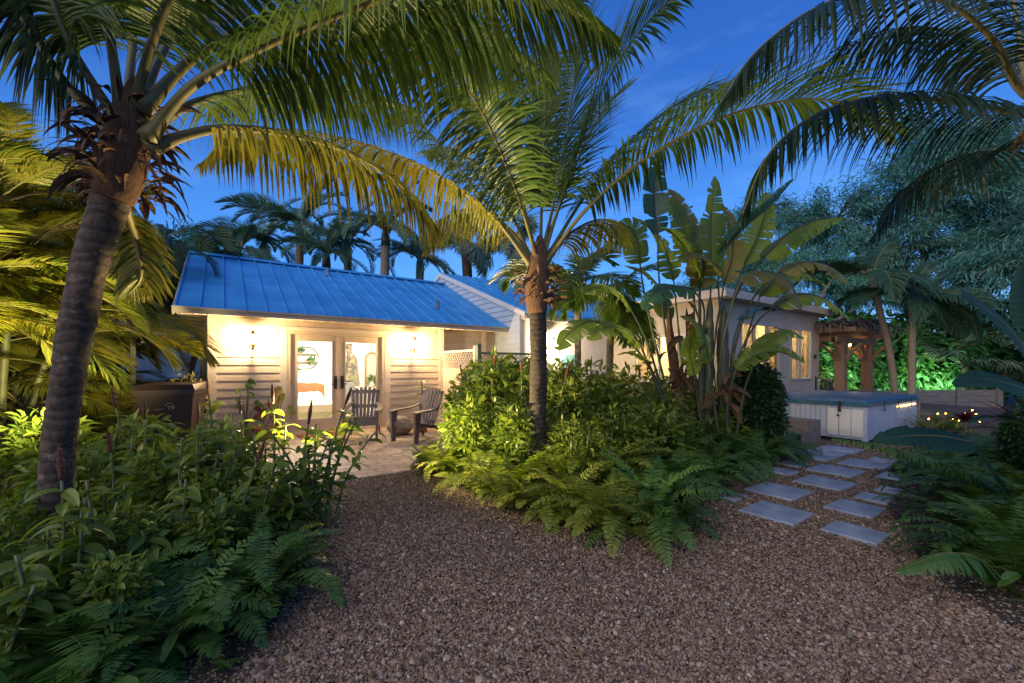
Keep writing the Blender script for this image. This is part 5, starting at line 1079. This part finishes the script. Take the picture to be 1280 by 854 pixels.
lrows = [((-1.55, 1.5), (-1.58, 2.7), 6, FERND, .8, 'dark sword fern on the gravel edge nearest the camera in left bed', 'near ferns of the left bed'),
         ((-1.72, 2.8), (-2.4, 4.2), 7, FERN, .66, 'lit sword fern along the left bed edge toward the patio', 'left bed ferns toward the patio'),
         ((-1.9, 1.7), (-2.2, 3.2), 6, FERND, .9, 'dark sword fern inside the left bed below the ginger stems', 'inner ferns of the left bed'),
         ((-2.6, 4.1), (-4.8, 3.7), 6, FERN, .85, 'bright sword fern in the back row of the left bed', 'back row ferns of the left bed')]
for a, b, n, ms, sc, lab, grp in lrows:
    for i, p in enumerate(along(a, b, n, .12)): put_mesh('sword_fern', ms[i % len(ms)], (p[0], p[1], 0.), rng.uniform(0, 6.28), sc*rng.uniform(.85, 1.15), lab, 'fern', grp, .1)
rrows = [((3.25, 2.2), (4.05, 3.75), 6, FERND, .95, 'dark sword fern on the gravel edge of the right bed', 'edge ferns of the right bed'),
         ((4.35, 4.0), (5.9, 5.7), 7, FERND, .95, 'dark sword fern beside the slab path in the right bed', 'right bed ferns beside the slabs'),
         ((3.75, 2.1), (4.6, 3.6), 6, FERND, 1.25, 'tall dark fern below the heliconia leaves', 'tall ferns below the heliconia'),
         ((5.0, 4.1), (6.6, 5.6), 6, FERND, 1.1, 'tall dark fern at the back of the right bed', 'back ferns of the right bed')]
for a, b, n, ms, sc, lab, grp in rrows:
    for i, p in enumerate(along(a, b, n, .12)): put_mesh('sword_fern', ms[i % len(ms)], (p[0], p[1], 0.), rng.uniform(0, 6.28), sc*rng.uniform(.85, 1.15), lab, 'fern', grp, .1)
# one long fern frond arching over the slabs in front of the spa, and one at the bottom right
for ctrl, lab, LL in (([(1275, 640, 3.6), (1225, 600, 3.7), (1160, 572, 3.8), (1100, 556, 3.9), (1042, 548, 4.0)], 'long fern frond arching over the slabs before the spa', .13), ([(1270, 740, 2.5), (1225, 700, 2.45), (1180, 692, 2.4), (1125, 712, 2.35)], 'pale fern frond low over the gravel at the bottom right', .13)):
    P = np.array([at(*p) for p in ctrl]); (v, f), (rv, rf) = frond(P, nleaf=46, LL=LL, W=.03, hang=1.6, start=.02, vl=.1, K=3, fold=0, r0=.006, a0=82, a1=60, tipmin=.25)
    b = P[0]*[1, 1, 0]; o = mesh_obj('fern_frond', v-b, f, m_fernd); o.location = b; mesh_obj('rachis', rv-b, rf, m_rach, o, True); tag(o, lab, 'fern')

# ------------------------------------------------------------------ leafy shrubs
def shrub_me(n, rx, h, L, W, mat, stems=9, name='leafy_shrub', up=.35):
    mb = MB(); d = rdir(n, -.95, 1.); rad = rng.uniform(.25, 1., n)**.5
    c = np.stack([d[:, 0]*rad*rx, d[:, 1]*rad*rx, h*.52+d[:, 2]*rad*h*.48], 1)
    lump = 1+.18*np.sin(c[:, 0]*9+1)+.18*np.sin(c[:, 1]*8+2.)*np.cos(c[:, 2]*7); c = c*np.stack([lump, lump, np.ones(n)], 1)
    dd = nrm(d*[1, 1, .4]+rng.normal(0, .6, (n, 3))+[0, 0, up]); nnv = nrm(rng.normal(0, .5, (n, 3))+[0, 0, 1])
    v, f = strips(c, dd, nnv, L*rng.uniform(.6, 1.25, n), W*rng.uniform(.7, 1.2, n), 3, .7, .3); mb.add(v, f)
    for k in range(stems):
        a = rng.uniform(0, 6.28); r = rx*rng.uniform(.2, .8); P = catmull([(0, 0, 0), (math.cos(a)*r*.5, math.sin(a)*r*.5, h*.5), (math.cos(a)*r, math.sin(a)*r, h*.9)], 6); v, f = tube(P, np.linspace(.012, .004, 6), 5); mb.add(v, f)
    vv, ff = mb.arrays(); o = mesh_obj(name, vv, ff, mat); me = o.data; bpy.data.objects.remove(o); return me
SH = [shrub_me(900, .48, 1.15, .11, .045, m_shrub) for _ in range(3)]; SHB = [shrub_me(650, .45, 1.2, .15, .06, m_ginger) for _ in range(2)]
central = [(-.45, 7.0, 1.0, 0), (-.55, 7.7, 1.15, 0), (-.2, 8.2, 1.15, 0), (.3, 8.6, 1.1, 1), (-.35, 6.6, 1.12, 1), (.0, 5.8, .95, 0), (.15, 7.4, 1.15, 0), (.75, 6.4, 1.02, 1), (.75, 5.5, .92, 0), (.85, 7.7, 1.1, 0), (1.35, 6.9, 1.05, 0), (1.35, 5.9, .95, 1), (1.6, 7.9, 1.05, 1), (1.95, 6.8, 1.0, 0), (2.0, 5.8, .92, 0), (2.2, 7.6, 1.0, 0), (-.3, 5.9, .72, 0), (2.6, 7.1, 1., 1), (.05, 4.95, .7, 1), (1.25, 4.95, .75, 0), (3.1, 7.6, 1.05, 0), (.55, 5.9, 1.05, 0), (.45, 6.9, 1.12, 1), (1.05, 6.2, 1.05, 0), (-.55, 5.35, .66, 1), (.75, 4.45, .62, 0), (1.75, 5.05, .68, 1), (2.35, 5.7, .75, 0), (3.0, 6.3, .8, 1)]
where = ['nearest the sideways patio chair', 'in front of the lattice fence corner', 'against the green fence rail', 'under the right end of the fence rail', 'left of the coconut trunk, second row', 'close behind the coconut trunk, left side', 'between coconut trunk and fence', 'just right of the coconut trunk', 'before the coconut trunk on its right', 'under the airy small palm', 'under the christmas palm', 'in the middle of the central bed', 'before the white wall', 'left of the dead paddle stems', 'in front of the dead paddle stems', 'behind the dead paddle stems', 'low, behind the patio end ferns', 'behind the bird of paradise', 'low, at the foot of the coconut trunk', 'low, behind the front ferns', 'behind the bird of paradise, near the wing', 'touching the coconut trunk from behind', 'tall, filling the gap behind the coconut trunk', 'between coconut trunk and christmas palm', 'low, between patio end ferns and coconut trunk', 'low, among the front ferns', 'low, beside the slab path ferns', 'low, before the bird of paradise', 'low, between bird of paradise and clipped shrub']
for (x, y, sc, k), w_ in zip(central, where):
    ms = SHB if k else SH; o = put_mesh('leafy_shrub', ms[int(rng.integers(len(ms)))], (x, y, 0.), rng.uniform(0, 6.28), sc*rng.uniform(.82, 1.22), ('broad leaved' if k else 'fine leaved')+' green shrub '+w_, 'shrub', 'green shrubs of the central bed', .04)
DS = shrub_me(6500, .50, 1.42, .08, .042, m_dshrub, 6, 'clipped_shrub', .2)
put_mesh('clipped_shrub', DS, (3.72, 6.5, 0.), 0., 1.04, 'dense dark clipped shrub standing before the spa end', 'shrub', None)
m_flow = leafmat('pale_flower_shrub', (.30, .32, .16), (.5, .48, .32), .6, .3)
FS = shrub_me(900, .5, 1.25, .07, .035, m_flow, 6, 'flowering_shrub', .2)
put_mesh('flowering_shrub', FS, (-5.75, 7.35, 0.), 0., 1., 'pale flowering shrub behind the brown wheelie bin', 'shrub', None)

# ------------------------------------------------------------------ gingers with red cones
def ginger_parts(H, nl, cone, lean):
    n = 14; z = np.linspace(0, H, n); P = np.stack([lean*(z/H)**2, .05*np.sin(z*3), z*(1-.15*lean*(z/H))], 1); st = tube(P, np.linspace(.011, .007, n), 6)
    s = np.linspace(.30, .97, nl); i = (s*(n-1)).astype(int); o = P[i]; a = np.arange(nl)*2.1+rng.normal(0, .2, nl)
    d = np.stack([np.cos(a), np.sin(a), np.full(nl, .45)], 1); lf = strips(o, d+rng.normal(0, .25, d.shape), Z3+rng.normal(0, .25, d.shape), .16*rng.uniform(.6, 1.2, nl), .062*rng.uniform(.7, 1.2, nl), 6, rng.uniform(.5, 1.8, nl), .3, lambda t: np.sin(np.pi*np.clip(.03+.97*t, 0, 1)**.75)**.8)
    return P, st, lf
def ginger(loc, H, lean, rz, label, cone=True, nst=3, group=None):
    t = thing('red_cone_ginger', label, 'plant', loc, rz, group); ls = MB(); ss = MB()
    for k in range(nst):
        h = H*(1 if k == 0 else rng.uniform(.6, .9)); P, st, lf = ginger_parts(h, 19, cone, lean*rng.uniform(.6, 1.3)); a = k*2.2; c, s_ = math.cos(a), math.sin(a); Rm = np.array([[c, s_, 0], [-s_, c, 0], [0, 0, 1]]); off = np.array([.09*math.cos(a), .09*math.sin(a), 0])*(k > 0)
        if k == 0: Rm = np.eye(3)
        ls.add(lf[0] @ Rm+off, lf[1]); ss.add(st[0] @ Rm+off, st[1])
        if cone and k == 0:
            n = 9; u = np.linspace(0, 1, n); tip = P[-1]; dz = nrm(P[-1]-P[-3]); hh = rng.uniform(.12, .20)
            v, f = tube(tip+dz*(u*hh)[:, None], .0135*np.sin(np.pi*np.clip(.2+.74*u, 0, 1))**.6*(1+.10*np.sin(u*40)), 9); mesh_obj('flower_cone', v, f, m_cone, t, True)
    ss.out('stem', m_stem, t, True); ls.out('foliage', m_ginger, t); return t
GL = [(62, 640, 2.05, .80, .02, 'nearest red cone ginger, its cone tall at the left edge'), (30, 700, 1.75, .55, -.1, 'low ginger without a clear cone at the left bottom corner'), (240, 560, 3.0, .95, .05, 'red cone ginger in the middle of the left bed, below the bin'),
      (292, 600, 2.8, .72, .1, 'red cone ginger with short cone halfway to the gravel edge'), (180, 570, 3.3, .95, .0, 'red cone ginger right of the leaning coconut trunk'), (262, 545, 3.6, 1.12, .0, 'red cone ginger standing before the wheelie bin edge'),
      (335, 545, 3.7, 1.05, .05, 'red cone ginger before the left door jamb'), (395, 545, 3.5, 1.12, .28, 'ginger with long dark cone leaning across the left door pane'), (405, 580, 3.5, .98, .28, 'ginger leaning out over the patio toward the first chair'),
      (130, 600, 2.7, .8, .0, 'red cone ginger just behind the leaning trunk foot'), (322, 610, 3.0, .72, .1, 'leafy ginger over the patio corner of the gravel'), (215, 620, 2.5, .68, .05, 'low leafy ginger in the centre of the left bed'),
      (110, 640, 2.3, .72, -.05, 'low ginger left of the leaning trunk'), (300, 560, 3.4, .98, .0, 'red cone ginger below the left wall sconce'), (370, 560, 3.3, .92, .12, 'red cone ginger before the middle of the french doors'),
      (150, 550, 3.6, 1.0, -.05, 'red cone ginger between trunk and bin'), (362, 605, 3.2, .70, .1, 'leafy ginger at the gravel edge beside the patio')]
for i, (x, y, Y, H, ln, lab) in enumerate(GL):
    p = at(x, y, Y); ginger((p[0], Y, 0), H, ln, rng.normal(0, .3), lab, 'red cone' in lab or 'long dark cone' in lab, 4, 'gingers of the left bed')
GC = [(700, 470, 6.0, 1.55, .0, 'tall red cone ginger right of the coconut trunk, its tip before the wall'), (610, 480, 6.4, 1.42, .1, 'red cone ginger rising before the green fence post'), (735, 500, 6.2, 1.35, .05, 'red cone ginger between the trunk and the small palms'), (655, 480, 5.6, 1.3, -.05, 'ginger just left of the coconut trunk'), (800, 500, 6., 1.2, .0, 'ginger left of the dead paddle stems'), (580, 500, 6.8, 1.25, -.05, 'red cone ginger at the patio side of the central bed'), (690, 520, 5.2, 1.25, .15, 'ginger touching the coconut trunk on its right')]
for x, y, Y, H, ln, lab in GC:
    p = at(x, y, Y); ginger((p[0], Y, 0), H, ln, rng.uniform(-.4, .4), lab, True, 3, 'gingers of the central bed')
# extra broad leaved filler shrubs in the left bed
LS = [(-2.65, 3.75, .58), (-2.9, 4.1, .70), (-3.6, 4.0, .75), (-4.4, 4.0, .8), (-2.25, 3.1, .50), (-2.7, 3.3, .62), (-3.4, 3.2, .66), (-2.2, 2.4, .46), (-2.9, 2.4, .5), (-1.9, 2.0, .38), (-2.4, 1.7, .4), (-4.3, 3.1, .7), (-1.9, 2.6, .40)]
LW = ['nearest the patio corner', 'behind the front gingers toward the door', 'before the wheelie bin', 'left of the wheelie bin', 'close to the gravel halfway along', 'in the middle of the bed', 'right of the leaning trunk', 'low, before the leaning trunk', 'below the leaning trunk foot', 'low, near the gravel at the front', 'lowest, at the bottom left corner', 'behind the leaning trunk', 'low, on the gravel edge']
for (x, y, sc), w_ in zip(LS, LW): put_mesh('leafy_shrub', SHB[int(rng.integers(2))], (x, y, 0.), rng.uniform(0, 6.28), sc, 'leafy green shrub in the left bed '+w_, 'shrub', 'green shrubs of the left bed', .05)
RS = [(5.0, 3.4, .6), (5.6, 4.4, .7), (6.4, 4.8, .75), (7.2, 5.6, .7), (4.7, 2.7, .55)]
RW = ['beside the heliconia stalks', 'behind the tall right ferns', 'farther back toward the deck', 'nearest the string lights', 'lowest, at the right edge']
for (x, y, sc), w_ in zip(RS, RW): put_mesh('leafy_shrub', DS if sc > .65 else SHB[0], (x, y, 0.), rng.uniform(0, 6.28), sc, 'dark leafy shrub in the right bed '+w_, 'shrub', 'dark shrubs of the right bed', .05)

# ------------------------------------------------------------------ spiky plants, fairy lights, cordylines at the right
def spiky(name, label, loc, n, L, W, mat, hang=.8, stem=0., group=None, cat='plant'):
    t = thing(name, label, cat, loc); 
    if group: t['group'] = group
    a = rng.uniform(0, 6.28, n); z = rng.uniform(.25, 1.7, n); d = np.stack([np.cos(a), np.sin(a), z], 1)
    o = np.tile([0, 0, stem], (n, 1))+rng.normal(0, .02, (n, 3)); v, f = strips(o, d, np.stack([-np.cos(a)*z, -np.sin(a)*z, np.ones(n)], 1), L*rng.uniform(.6, 1.1, n), W, 5, hang, .3, lambda t_: np.clip((1-t_)*1.4+.02, .02, 1)); mesh_obj('foliage', v, f, mat, t)
    if stem: v, f = tube([(0, 0, 0), (0, 0, stem)], .02, 6); mesh_obj('stem', v, f, m_bark, t, True)
    return t
m_spike = leafmat('spiky_leaf', (.06, .12, .03), (.14, .19, .05), .4, .35)
m_cord = leafmat('cordyline_leaf', (.16, .03, .035), (.08, .025, .03), .4, .35, (1.5, .8, .8))
for (x, y, lab) in ((8.0, 8.0, 'spiky green plant wrapped in fairy lights, nearest the spa post'), (8.45, 8.2, 'spiky green plant wrapped in fairy lights, middle one'), (8.9, 8.35, 'spiky green plant at the outer end of the fairy lights')): spiky('bromeliad', lab, (x, y, 0), 34, .75, .05, m_spike, .7, .05)
t = thing('fairy_lights', 'string of yellow fairy lights draped over the spiky plants', 'string lights', (8.45, 8.1, 0))
P = catmull(np.array([(-.55, -.1, .3), (-.3, -.22, .5), (0, -.2, .34), (.2, -.25, .55), (.45, -.15, .42), (.6, -.05, .3)]), 30); v, f = tube(P, .004, 4); mesh_obj('wire', v, f, m_black, t)
m_fl = glow('fairy_bulb', (1., .45, .04), 16.)
for k in range(2, 30, 3):
    v, f = MB().lathe([(0, -.014), (.010, -.008), (.012, .003), (0, .012)], P[k], 8).arrays(); mesh_obj('bulb', v, f, m_fl, t, True)
spiky('cordyline', 'red cordyline with long leaves beside the dark deck', at(1207, 520, 7.5)*[1, 1, 0], 30, .5, .05, m_cord, .9, .4)
spiky('cordyline', 'red cordyline half hidden by the heliconia at the right', at(1268, 530, 6.5)*[1, 1, 0], 34, .6, .07, m_cord, .9, .5)
spiky('cordyline', 'low pinkish cordyline between deck and right bed ferns', at(1180, 545, 6.6)*[1, 1, 0], 20, .5, .05, m_cord, .9, .2)
spiky('red_cordyline', 'tall red leaved plant between the wing corner and pergola post', (10.1, 13.9, 0), 46, .7, .08, m_cord, 1.1, 1.1)

# ------------------------------------------------------------------ trees and jungle behind
def feathery(label, base, H, clumps, n, name='feathery_tree', mat=m_tree, L=.27, W=.085, group=None, tr=.2):
    base = np.array(base, float); t = thing(name, label, 'tree', base, 0, group); mb = MB(); lf = MB()
    fork = np.array([.2, 0, H*.38]); v, f = tube(catmull([(0, 0, 0), (.1, 0, H*.2), fork], 8), np.linspace(tr, tr*.7, 8), 9); mb.add(v, f)
    for (cx, cz, r) in clumps:
        c = np.array([cx, rng.normal(0, .8), cz]); P = catmull([fork, (fork+c)/2+[0, 0, -.5], c], 8); v, f = tube(P, np.linspace(tr*.6, .06, 8), 6); mb.add(v, f)
        m = int(5.5*n*r*r); tw = nrm(rng.normal(0, 1, (56, 3))*[1, 1, .5])*r*rng.uniform(.6, 1.1, (56, 1))
        for q in tw[:14]: v, f = tube([c, c+q*.55+[0, 0, .1*r], c+q], [.055, .035, .012], 4); mb.add(v, f)
        k = rng.integers(0, 56, m); u = rng.uniform(.45, 1., m)[:, None]; o = c+tw[k]*u+rng.normal(0, r*.11, (m, 3))*[1, 1, .55]
        d = nrm(tw[k]+rng.normal(0, r*.5, (m, 3))); v, f = strips(o, d, rng.normal(0, .4, (m, 3))+Z3, L*rng.uniform(.5, 1.2, m), W, 1, .5, 0, lambda t_: np.array([.5, .35])); lf.add(v, f)
    mb.out('trunk', m_bark, t, True); lf.out('crown', mat, t); return t
feathery('broad feathery tree filling the right sky beyond the pergola', (20, 21, 0), 12, [(-3.5, 8.8, 2.6), (0, 10.5, 3.), (3.5, 9.5, 3.), (-1, 7.2, 2.6), (3, 6.8, 2.6), (6, 8., 2.8), (6.5, 11, 2.6), (2., 12.5, 2.6), (-2.6, 6, 1.8)], 260)
feathery('lower feathery tree directly behind the pergola roof', (12.2, 19, 0), 8, [(-1.8, 5.6, 1.9), (.6, 6.4, 2.), (2.6, 5.6, 1.9), (-.2, 4.6, 1.7), (4., 4.6, 1.6), (-3., 4.4, 1.5)], 330, L=.2, W=.065)
feathery('thin airy tree showing sky between its twigs above the pergola', (15, 24, 0), 12, [(-3, 9.2, 1.8), (-.6, 10.2, 1.9), (1.6, 9.2, 1.7), (-1.6, 7.6, 1.7)], 130)
feathery('dense dark tree at the far right behind the heliconia', (22, 15, 0), 9, [(-3.5, 5.2, 2.1), (-1, 6.4, 2.4), (-2.2, 7.8, 2.2), (1., 5.2, 2.4), (1.6, 8, 2.4), (-4, 3.6, 1.8)], 300)
feathery('dark tree rising behind the left areca clumps', (-14.5, 14, 0), 8, [(-1.2, 5.2, 1.9), (.8, 5.6, 1.8), (-2.5, 4, 1.8), (0, 3.8, 1.7)], 260)
feathery('dark tree at the far left behind the leaning palm', (-13, 9, 0), 8, [(-1, 4.2, 2.), (1., 5.2, 1.8), (-1., 6.6, 1.9), (1, 3, 1.5)], 260)
feathery('dark low tree left of the cottage between arecas', (-11.5, 12.5, 0), 6, [(0, 3.4, 1.7), (1.2, 4.4, 1.5), (-1.4, 4.6, 1.6)], 260)
JG = [shrub_me(1500, 1.15, 2.6, .34, .12, m_hedge, 8, 'jungle_shrub', .1) for _ in range(3)]
jl = [(10.6, 18.0, 1.1, 'behind the red leaved plant'), (12.4, 18.5, 1.15, 'between the two pergola posts'), (14.3, 18., 1.1, 'right of the outer pergola post'), (16., 17., 1.2, 'behind the slim straight palm'), (17.6, 16., 1.3, 'behind the timber retaining wall'), (19.2, 15., 1.3, 'beyond the deck'), (15.2, 19.5, 1.6, 'tallest, above the slim palms'), (20.5, 13., 1.4, 'behind the cordylines'), (18.6, 18.5, 1.7, 'tall, behind the deck at right'), (21.8, 11., 1.4, 'at the far right edge'), (9.2, 19.5, 1.3, 'behind the house wing corner'), (13.2, 20.5, 1.5, 'tall, behind the pergola roof')]
for x, y, sc, w_ in jl: put_mesh('jungle_shrub', JG[int(rng.integers(3))], (x, y, 0.), rng.uniform(0, 6.28), sc, 'big leaved jungle shrub '+w_, 'shrub', 'jungle shrubs beyond the yard', .03)
ll = [(-11, 10.5, 1.0, 'left of the porch, farthest'), (-9.2, 10.2, .9, 'left of the porch, near the dark arecas'), (-10., 6.4, .95, 'behind the leaning palm at left'), (-8.2, 5.2, .8, 'behind the leaning palm, lower'), (-11.5, 7.5, 1.2, 'at the far left edge')]
for x, y, sc, w_ in ll: put_mesh('jungle_shrub', JG[int(rng.integers(3))], (x, y, 0.), rng.uniform(0, 6.28), sc, 'big leaved jungle shrub '+w_, 'shrub', 'jungle shrubs at the left boundary', .03)
for (x, y, h, lab) in ((16.6, 15.2, 1.4, 'short fan palm lit green behind the timber wall'), (18.3, 14.2, 1.8, 'fan palm among the jungle shrubs right of the slim palms')):
    palm(lab, [(x, y, 0), (x, y, h*.5), (x, y, h)], .12, FP, 16, (-.3, 1.3), .9, m_trunk, group='fan palms in the jungle')

# ------------------------------------------------------------------ loose gravel
def pebbles(n, poly, dens_near, name):
    xs = []; P = np.array(poly)
    while len(xs) < n:
        # sample by inverse distance so that nearer stones are denser
        m = 40000; y = np.exp(rng.uniform(math.log(1.3), math.log(8.), m)); x = rng.uniform(-1., 1., m)*y*1.3
        px, py = P[:, 0], P[:, 1]; c = np.zeros(m, bool)
        for i in range(len(P)):
            x0, y0 = P[i]; x1, y1 = P[(i+1) % len(P)]
            if y0 == y1: continue
            cr = ((y0 > y) != (y1 > y)) & (x < (x1-x0)*(y-y0)/(y1-y0)+x0); c ^= cr
        # keep off the patio
        d = np.stack([x-P0[0], y-P0[1]], 1); w = d @ V[:2]; s = d @ U[:2]; c &= ~((w > -4.16) & (s < 5.4))
        xs += list(np.stack([x[c], y[c]], 1))
    xy = np.array(xs[:n]); r = rng.lognormal(0, .42, n)*.0052; 
    base = np.array([(1, 0, 0), (.5, .87, 0), (-.5, .87, 0), (-1, 0, 0), (-.5, -.87, 0), (.5, -.87, 0), (.55, .32, .8), (-.55, .32, .8), (0, -.63, .8)])
    tri = np.array([[6, 7, 8], [0, 1, 6], [1, 7, 6], [1, 2, 7], [2, 3, 7], [3, 8, 7], [3, 4, 8], [4, 5, 8], [5, 6, 8], [5, 0, 6]])
    a = rng.uniform(0, 6.28, n); ca, sa = np.cos(a)[:, None], np.sin(a)[:, None]; st = rng.uniform(.6, 1.1, (n, 1)); hz = rng.uniform(.5, 1., (n, 1))
    bx, by, bz = base[:, 0][None]*r[:, None], base[:, 1][None]*r[:, None]*st, base[:, 2][None]*r[:, None]*hz
    tx, ty = rng.normal(0, .35, (n, 1)), rng.normal(0, .35, (n, 1))
    z = bz+bx*tx+by*ty+rng.uniform(-.004, .006, (n, 1)); v = np.stack([bx*ca-by*sa+xy[:, :1], bx*sa+by*ca+xy[:, 1:], z], -1).reshape(-1, 3)
    f = (tri[None]+np.arange(n)[:, None, None]*9).reshape(-1, 3)
    m, nt = M('pebble'); p = nd(nt, 'ShaderNodeBsdfPrincipled', Roughness=.75); g = nt.nodes.new('ShaderNodeNewGeometry')
    nt.links.new(ramp(nt, g.outputs['Random Per Island'], [(0., (.05, .03, .017)), (.2, (.155, .093, .054)), (.55, (.28, .18, .107)), (.8, (.39, .275, .175)), (.93, (.27, .225, .18)), (1., (.55, .44, .32))]), p.inputs['Base Color']); finish(nt, p.outputs[0])
    return kind(mesh_obj(name, v, f, m, None, True), 'stuff')
pebbles(290000, GR, 1, 'gravel')
# fallen leaves and low creepers under the beds
mb = MB()
for poly, n in ((BED_C, 2600), (BED_L, 2600), (BED_R, 2000)):
    P = np.array(poly); pts = []
    while len(pts) < n:
        q = rng.uniform(P.min(0), P.max(0))
        if inside(q, poly): pts.append(q)
    pts = np.array(pts); o = np.column_stack([pts, rng.uniform(.02, .20, n)]); v, f = strips(o, rng.normal(0, 1, (n, 3))*[1, 1, .4]+[0, 0, .3], rng.normal(0, .3, (n, 3))+Z3, rng.uniform(.08, .2, n), rng.uniform(.025, .06, n), 3, .8, .3); mb.add(v, f)
kind(mb.out('ground_cover', m_fernd), 'stuff')
n = 260; y = np.exp(rng.uniform(math.log(1.6), math.log(6.5), n)); e = rng.integers(0, 4, n)
ed_ = [((-1.2, 1.5), (-2.1, 4.7)), ((-1.1, 5.4), (.9, 3.2)), ((.9, 3.2), (3.6, 6.2)), ((2.9, 2.4), (5.2, 5.9))]
A = np.array([ed_[k][0] for k in e]); B = np.array([ed_[k][1] for k in e]); q = A+(B-A)*rng.uniform(0, 1, (n, 1))+rng.normal(0, .28, (n, 2))
o = np.column_stack([q, np.full(n, .014)]); a = rng.uniform(0, 6.28, n)
v, f = strips(o, np.stack([np.cos(a), np.sin(a), rng.uniform(0, .25, n)], 1), rng.normal(0, .25, (n, 3))+Z3, rng.uniform(.03, .10, n), rng.uniform(.012, .035, n), 4, .5, .3)
kind(mesh_obj('leaf_litter', v, f, leafmat('fallen_leaf', (.18, .10, .04), (.10, .045, .02), .7, .15)), 'stuff')
# ------------------------------------------------------------------ sky, sun, lamps, camera
W = bpy.data.worlds.new('World'); S.world = W; W.use_nodes = True; nt = W.node_tree; nt.nodes.clear()
SUN_EL, SUN_AZ = 4., 200.                 # the afterglow is behind the camera
sky = nt.nodes.new('ShaderNodeTexSky'); sky.sky_type = 'NISHITA'; sky.sun_disc = False; sky.sun_elevation = R(SUN_EL); sky.sun_rotation = R(SUN_AZ); sky.altitude = 10; sky.ozone_density = 4.; sky.air_density = 1.
tc = nt.nodes.new('ShaderNodeTexCoord'); sp = nt.nodes.new('ShaderNodeSeparateXYZ'); nt.links.new(tc.outputs['Generated'], sp.inputs[0])
grad = ramp(nt, sp.outputs['Z'], [(0., (.10, .35, .90)), (.2, (.055, .24, .76)), (.5, (.008, .07, .40)), (1., (.005, .04, .25))])
cl = nd(nt, 'ShaderNodeTexNoise', Scale=3.2, Detail=6., Roughness=.6); mp = nt.nodes.new('ShaderNodeMapping'); mp.inputs['Scale'].default_value = (1, 1, 4.); nt.links.new(tc.outputs['Generated'], mp.inputs[0]); nt.links.new(mp.outputs[0], cl.inputs['Vector'])
cf = ramp(nt, cl.outputs['Fac'], [(.48, (0, 0, 0)), (.75, (.35, .35, .35))])
col = mixc(nt, cf, grad, (.20, .40, .80)); col = mixc(nt, .12, col, sky.outputs[0])
bg = nt.nodes.new('ShaderNodeBackground'); bg.inputs['Strength'].default_value = .56; nt.links.new(col, bg.inputs[0])
ow = nt.nodes.new('ShaderNodeOutputWorld'); nt.links.new(bg.outputs[0], ow.inputs[0])
def lamp(kind_, name, loc, energy, color, size=.1, rot=None, **k):
    l = bpy.data.lights.new(name, kind_); l.energy = energy; l.color = color
    for a, b in k.items(): setattr(l, a, b)
    if kind_ in ('POINT', 'SPOT'): l.shadow_soft_size = size
    o = bpy.data.objects.new(name, l); COL.objects.link(o); o.location = [float(c) for c in loc]
    if rot is not None: o.rotation_euler = rot
    return o
from mathutils import Vector
def aim(d): return Vector([float(c) for c in d]).to_track_quat('-Z', 'Y').to_euler()
az, el = R(SUN_AZ), R(42)
lamp('SUN', 'sun', (0, 0, 20), .95, (1., .86, .68), rot=aim((.55, .72, -.62)), angle=R(80))
# garden spotlights: unseen fittings, added to brighten the foliage
m_spot = glow('spot_lens', (1., .85, .6), 6.)
def spot(label, loc, target, energy, color, ang=75):
    loc = np.array(loc, float); d = nrm(np.array(target, float)-loc); t = thing('unseen_spotlight', label, 'spotlight', (loc[0], loc[1], 0))
    mb = MB(); mb.tube([(0, 0, 0), (0, 0, loc[2])], .010, 6); h = np.array([0, 0, loc[2]]); mb.out('stake', m_black, t, True)
    mb = MB(); mb.tube([h-d*.02, h+d*.09], .035, 12, False); mb.tube([h-d*.03, h-d*.018], .034, 12); mb.out('lamp_hood', m_black, t, True)
    lo = lamp('SPOT', 'unseen_spot_light', loc+d*.10, energy, color, .03, aim(d), spot_size=R(ang), spot_blend=.7)
spot('unseen garden spotlight aimed up into the left areca clumps', (-3.35, 3.15, .9), (-6.2, 4.4, 2.5), 600, (1., .80, .36), 95)
spot('unseen garden spotlight aimed up at the central palm from the left bed edge', (-1.95, 4.45, .55), (.7, 5.0, 1.75), 480, (1., .76, .40), 112)
spot('unseen garden spotlight aimed up at the leaning palm fronds from the left bed', (-2.0, 4.1, .5), (-1.5, 3.2, 3.0), 300, (1., .74, .34), 125)
spot('garden spotlight aimed at the jungle between the pergola posts', (12.3, 15.6, .2), (12.6, 18.5, 1.2), 480, (.75, 1., .60), 135)
spot('unseen garden spotlight aimed at the jungle behind the slim palms', (15.4, 15.0, .2), (16.6, 18., 1.5), 350, (.72, 1., .70), 130)
cam = bpy.data.cameras.new('Camera'); cam.sensor_width = 36; cam.lens = F/1280*36; cam.shift_y = (HY-427)/1280; cam.clip_start = .05; cam.clip_end = 500
co = bpy.data.objects.new('Camera', cam); COL.objects.link(co); co.location = (0, 0, EYE); co.rotation_euler = (R(90), 0, 0); S.camera = co
S.view_settings.view_transform = 'Standard'; S.view_settings.look = 'None'; S.view_settings.exposure = 1.12; S.view_settings.gamma = 1; S.view_settings.use_curve_mapping = False
c = S.cycles; c.max_bounces = 6; c.diffuse_bounces = 3; c.glossy_bounces = 2; c.transmission_bounces = 4; c.transparent_max_bounces = 8; c.caustics_reflective = False; c.caustics_refractive = False; c.sample_clamp_indirect = 4.; c.use_denoising = True
try: c.denoiser = 'OPENIMAGEDENOISE'
except Exception: pass
c.use_light_tree = True
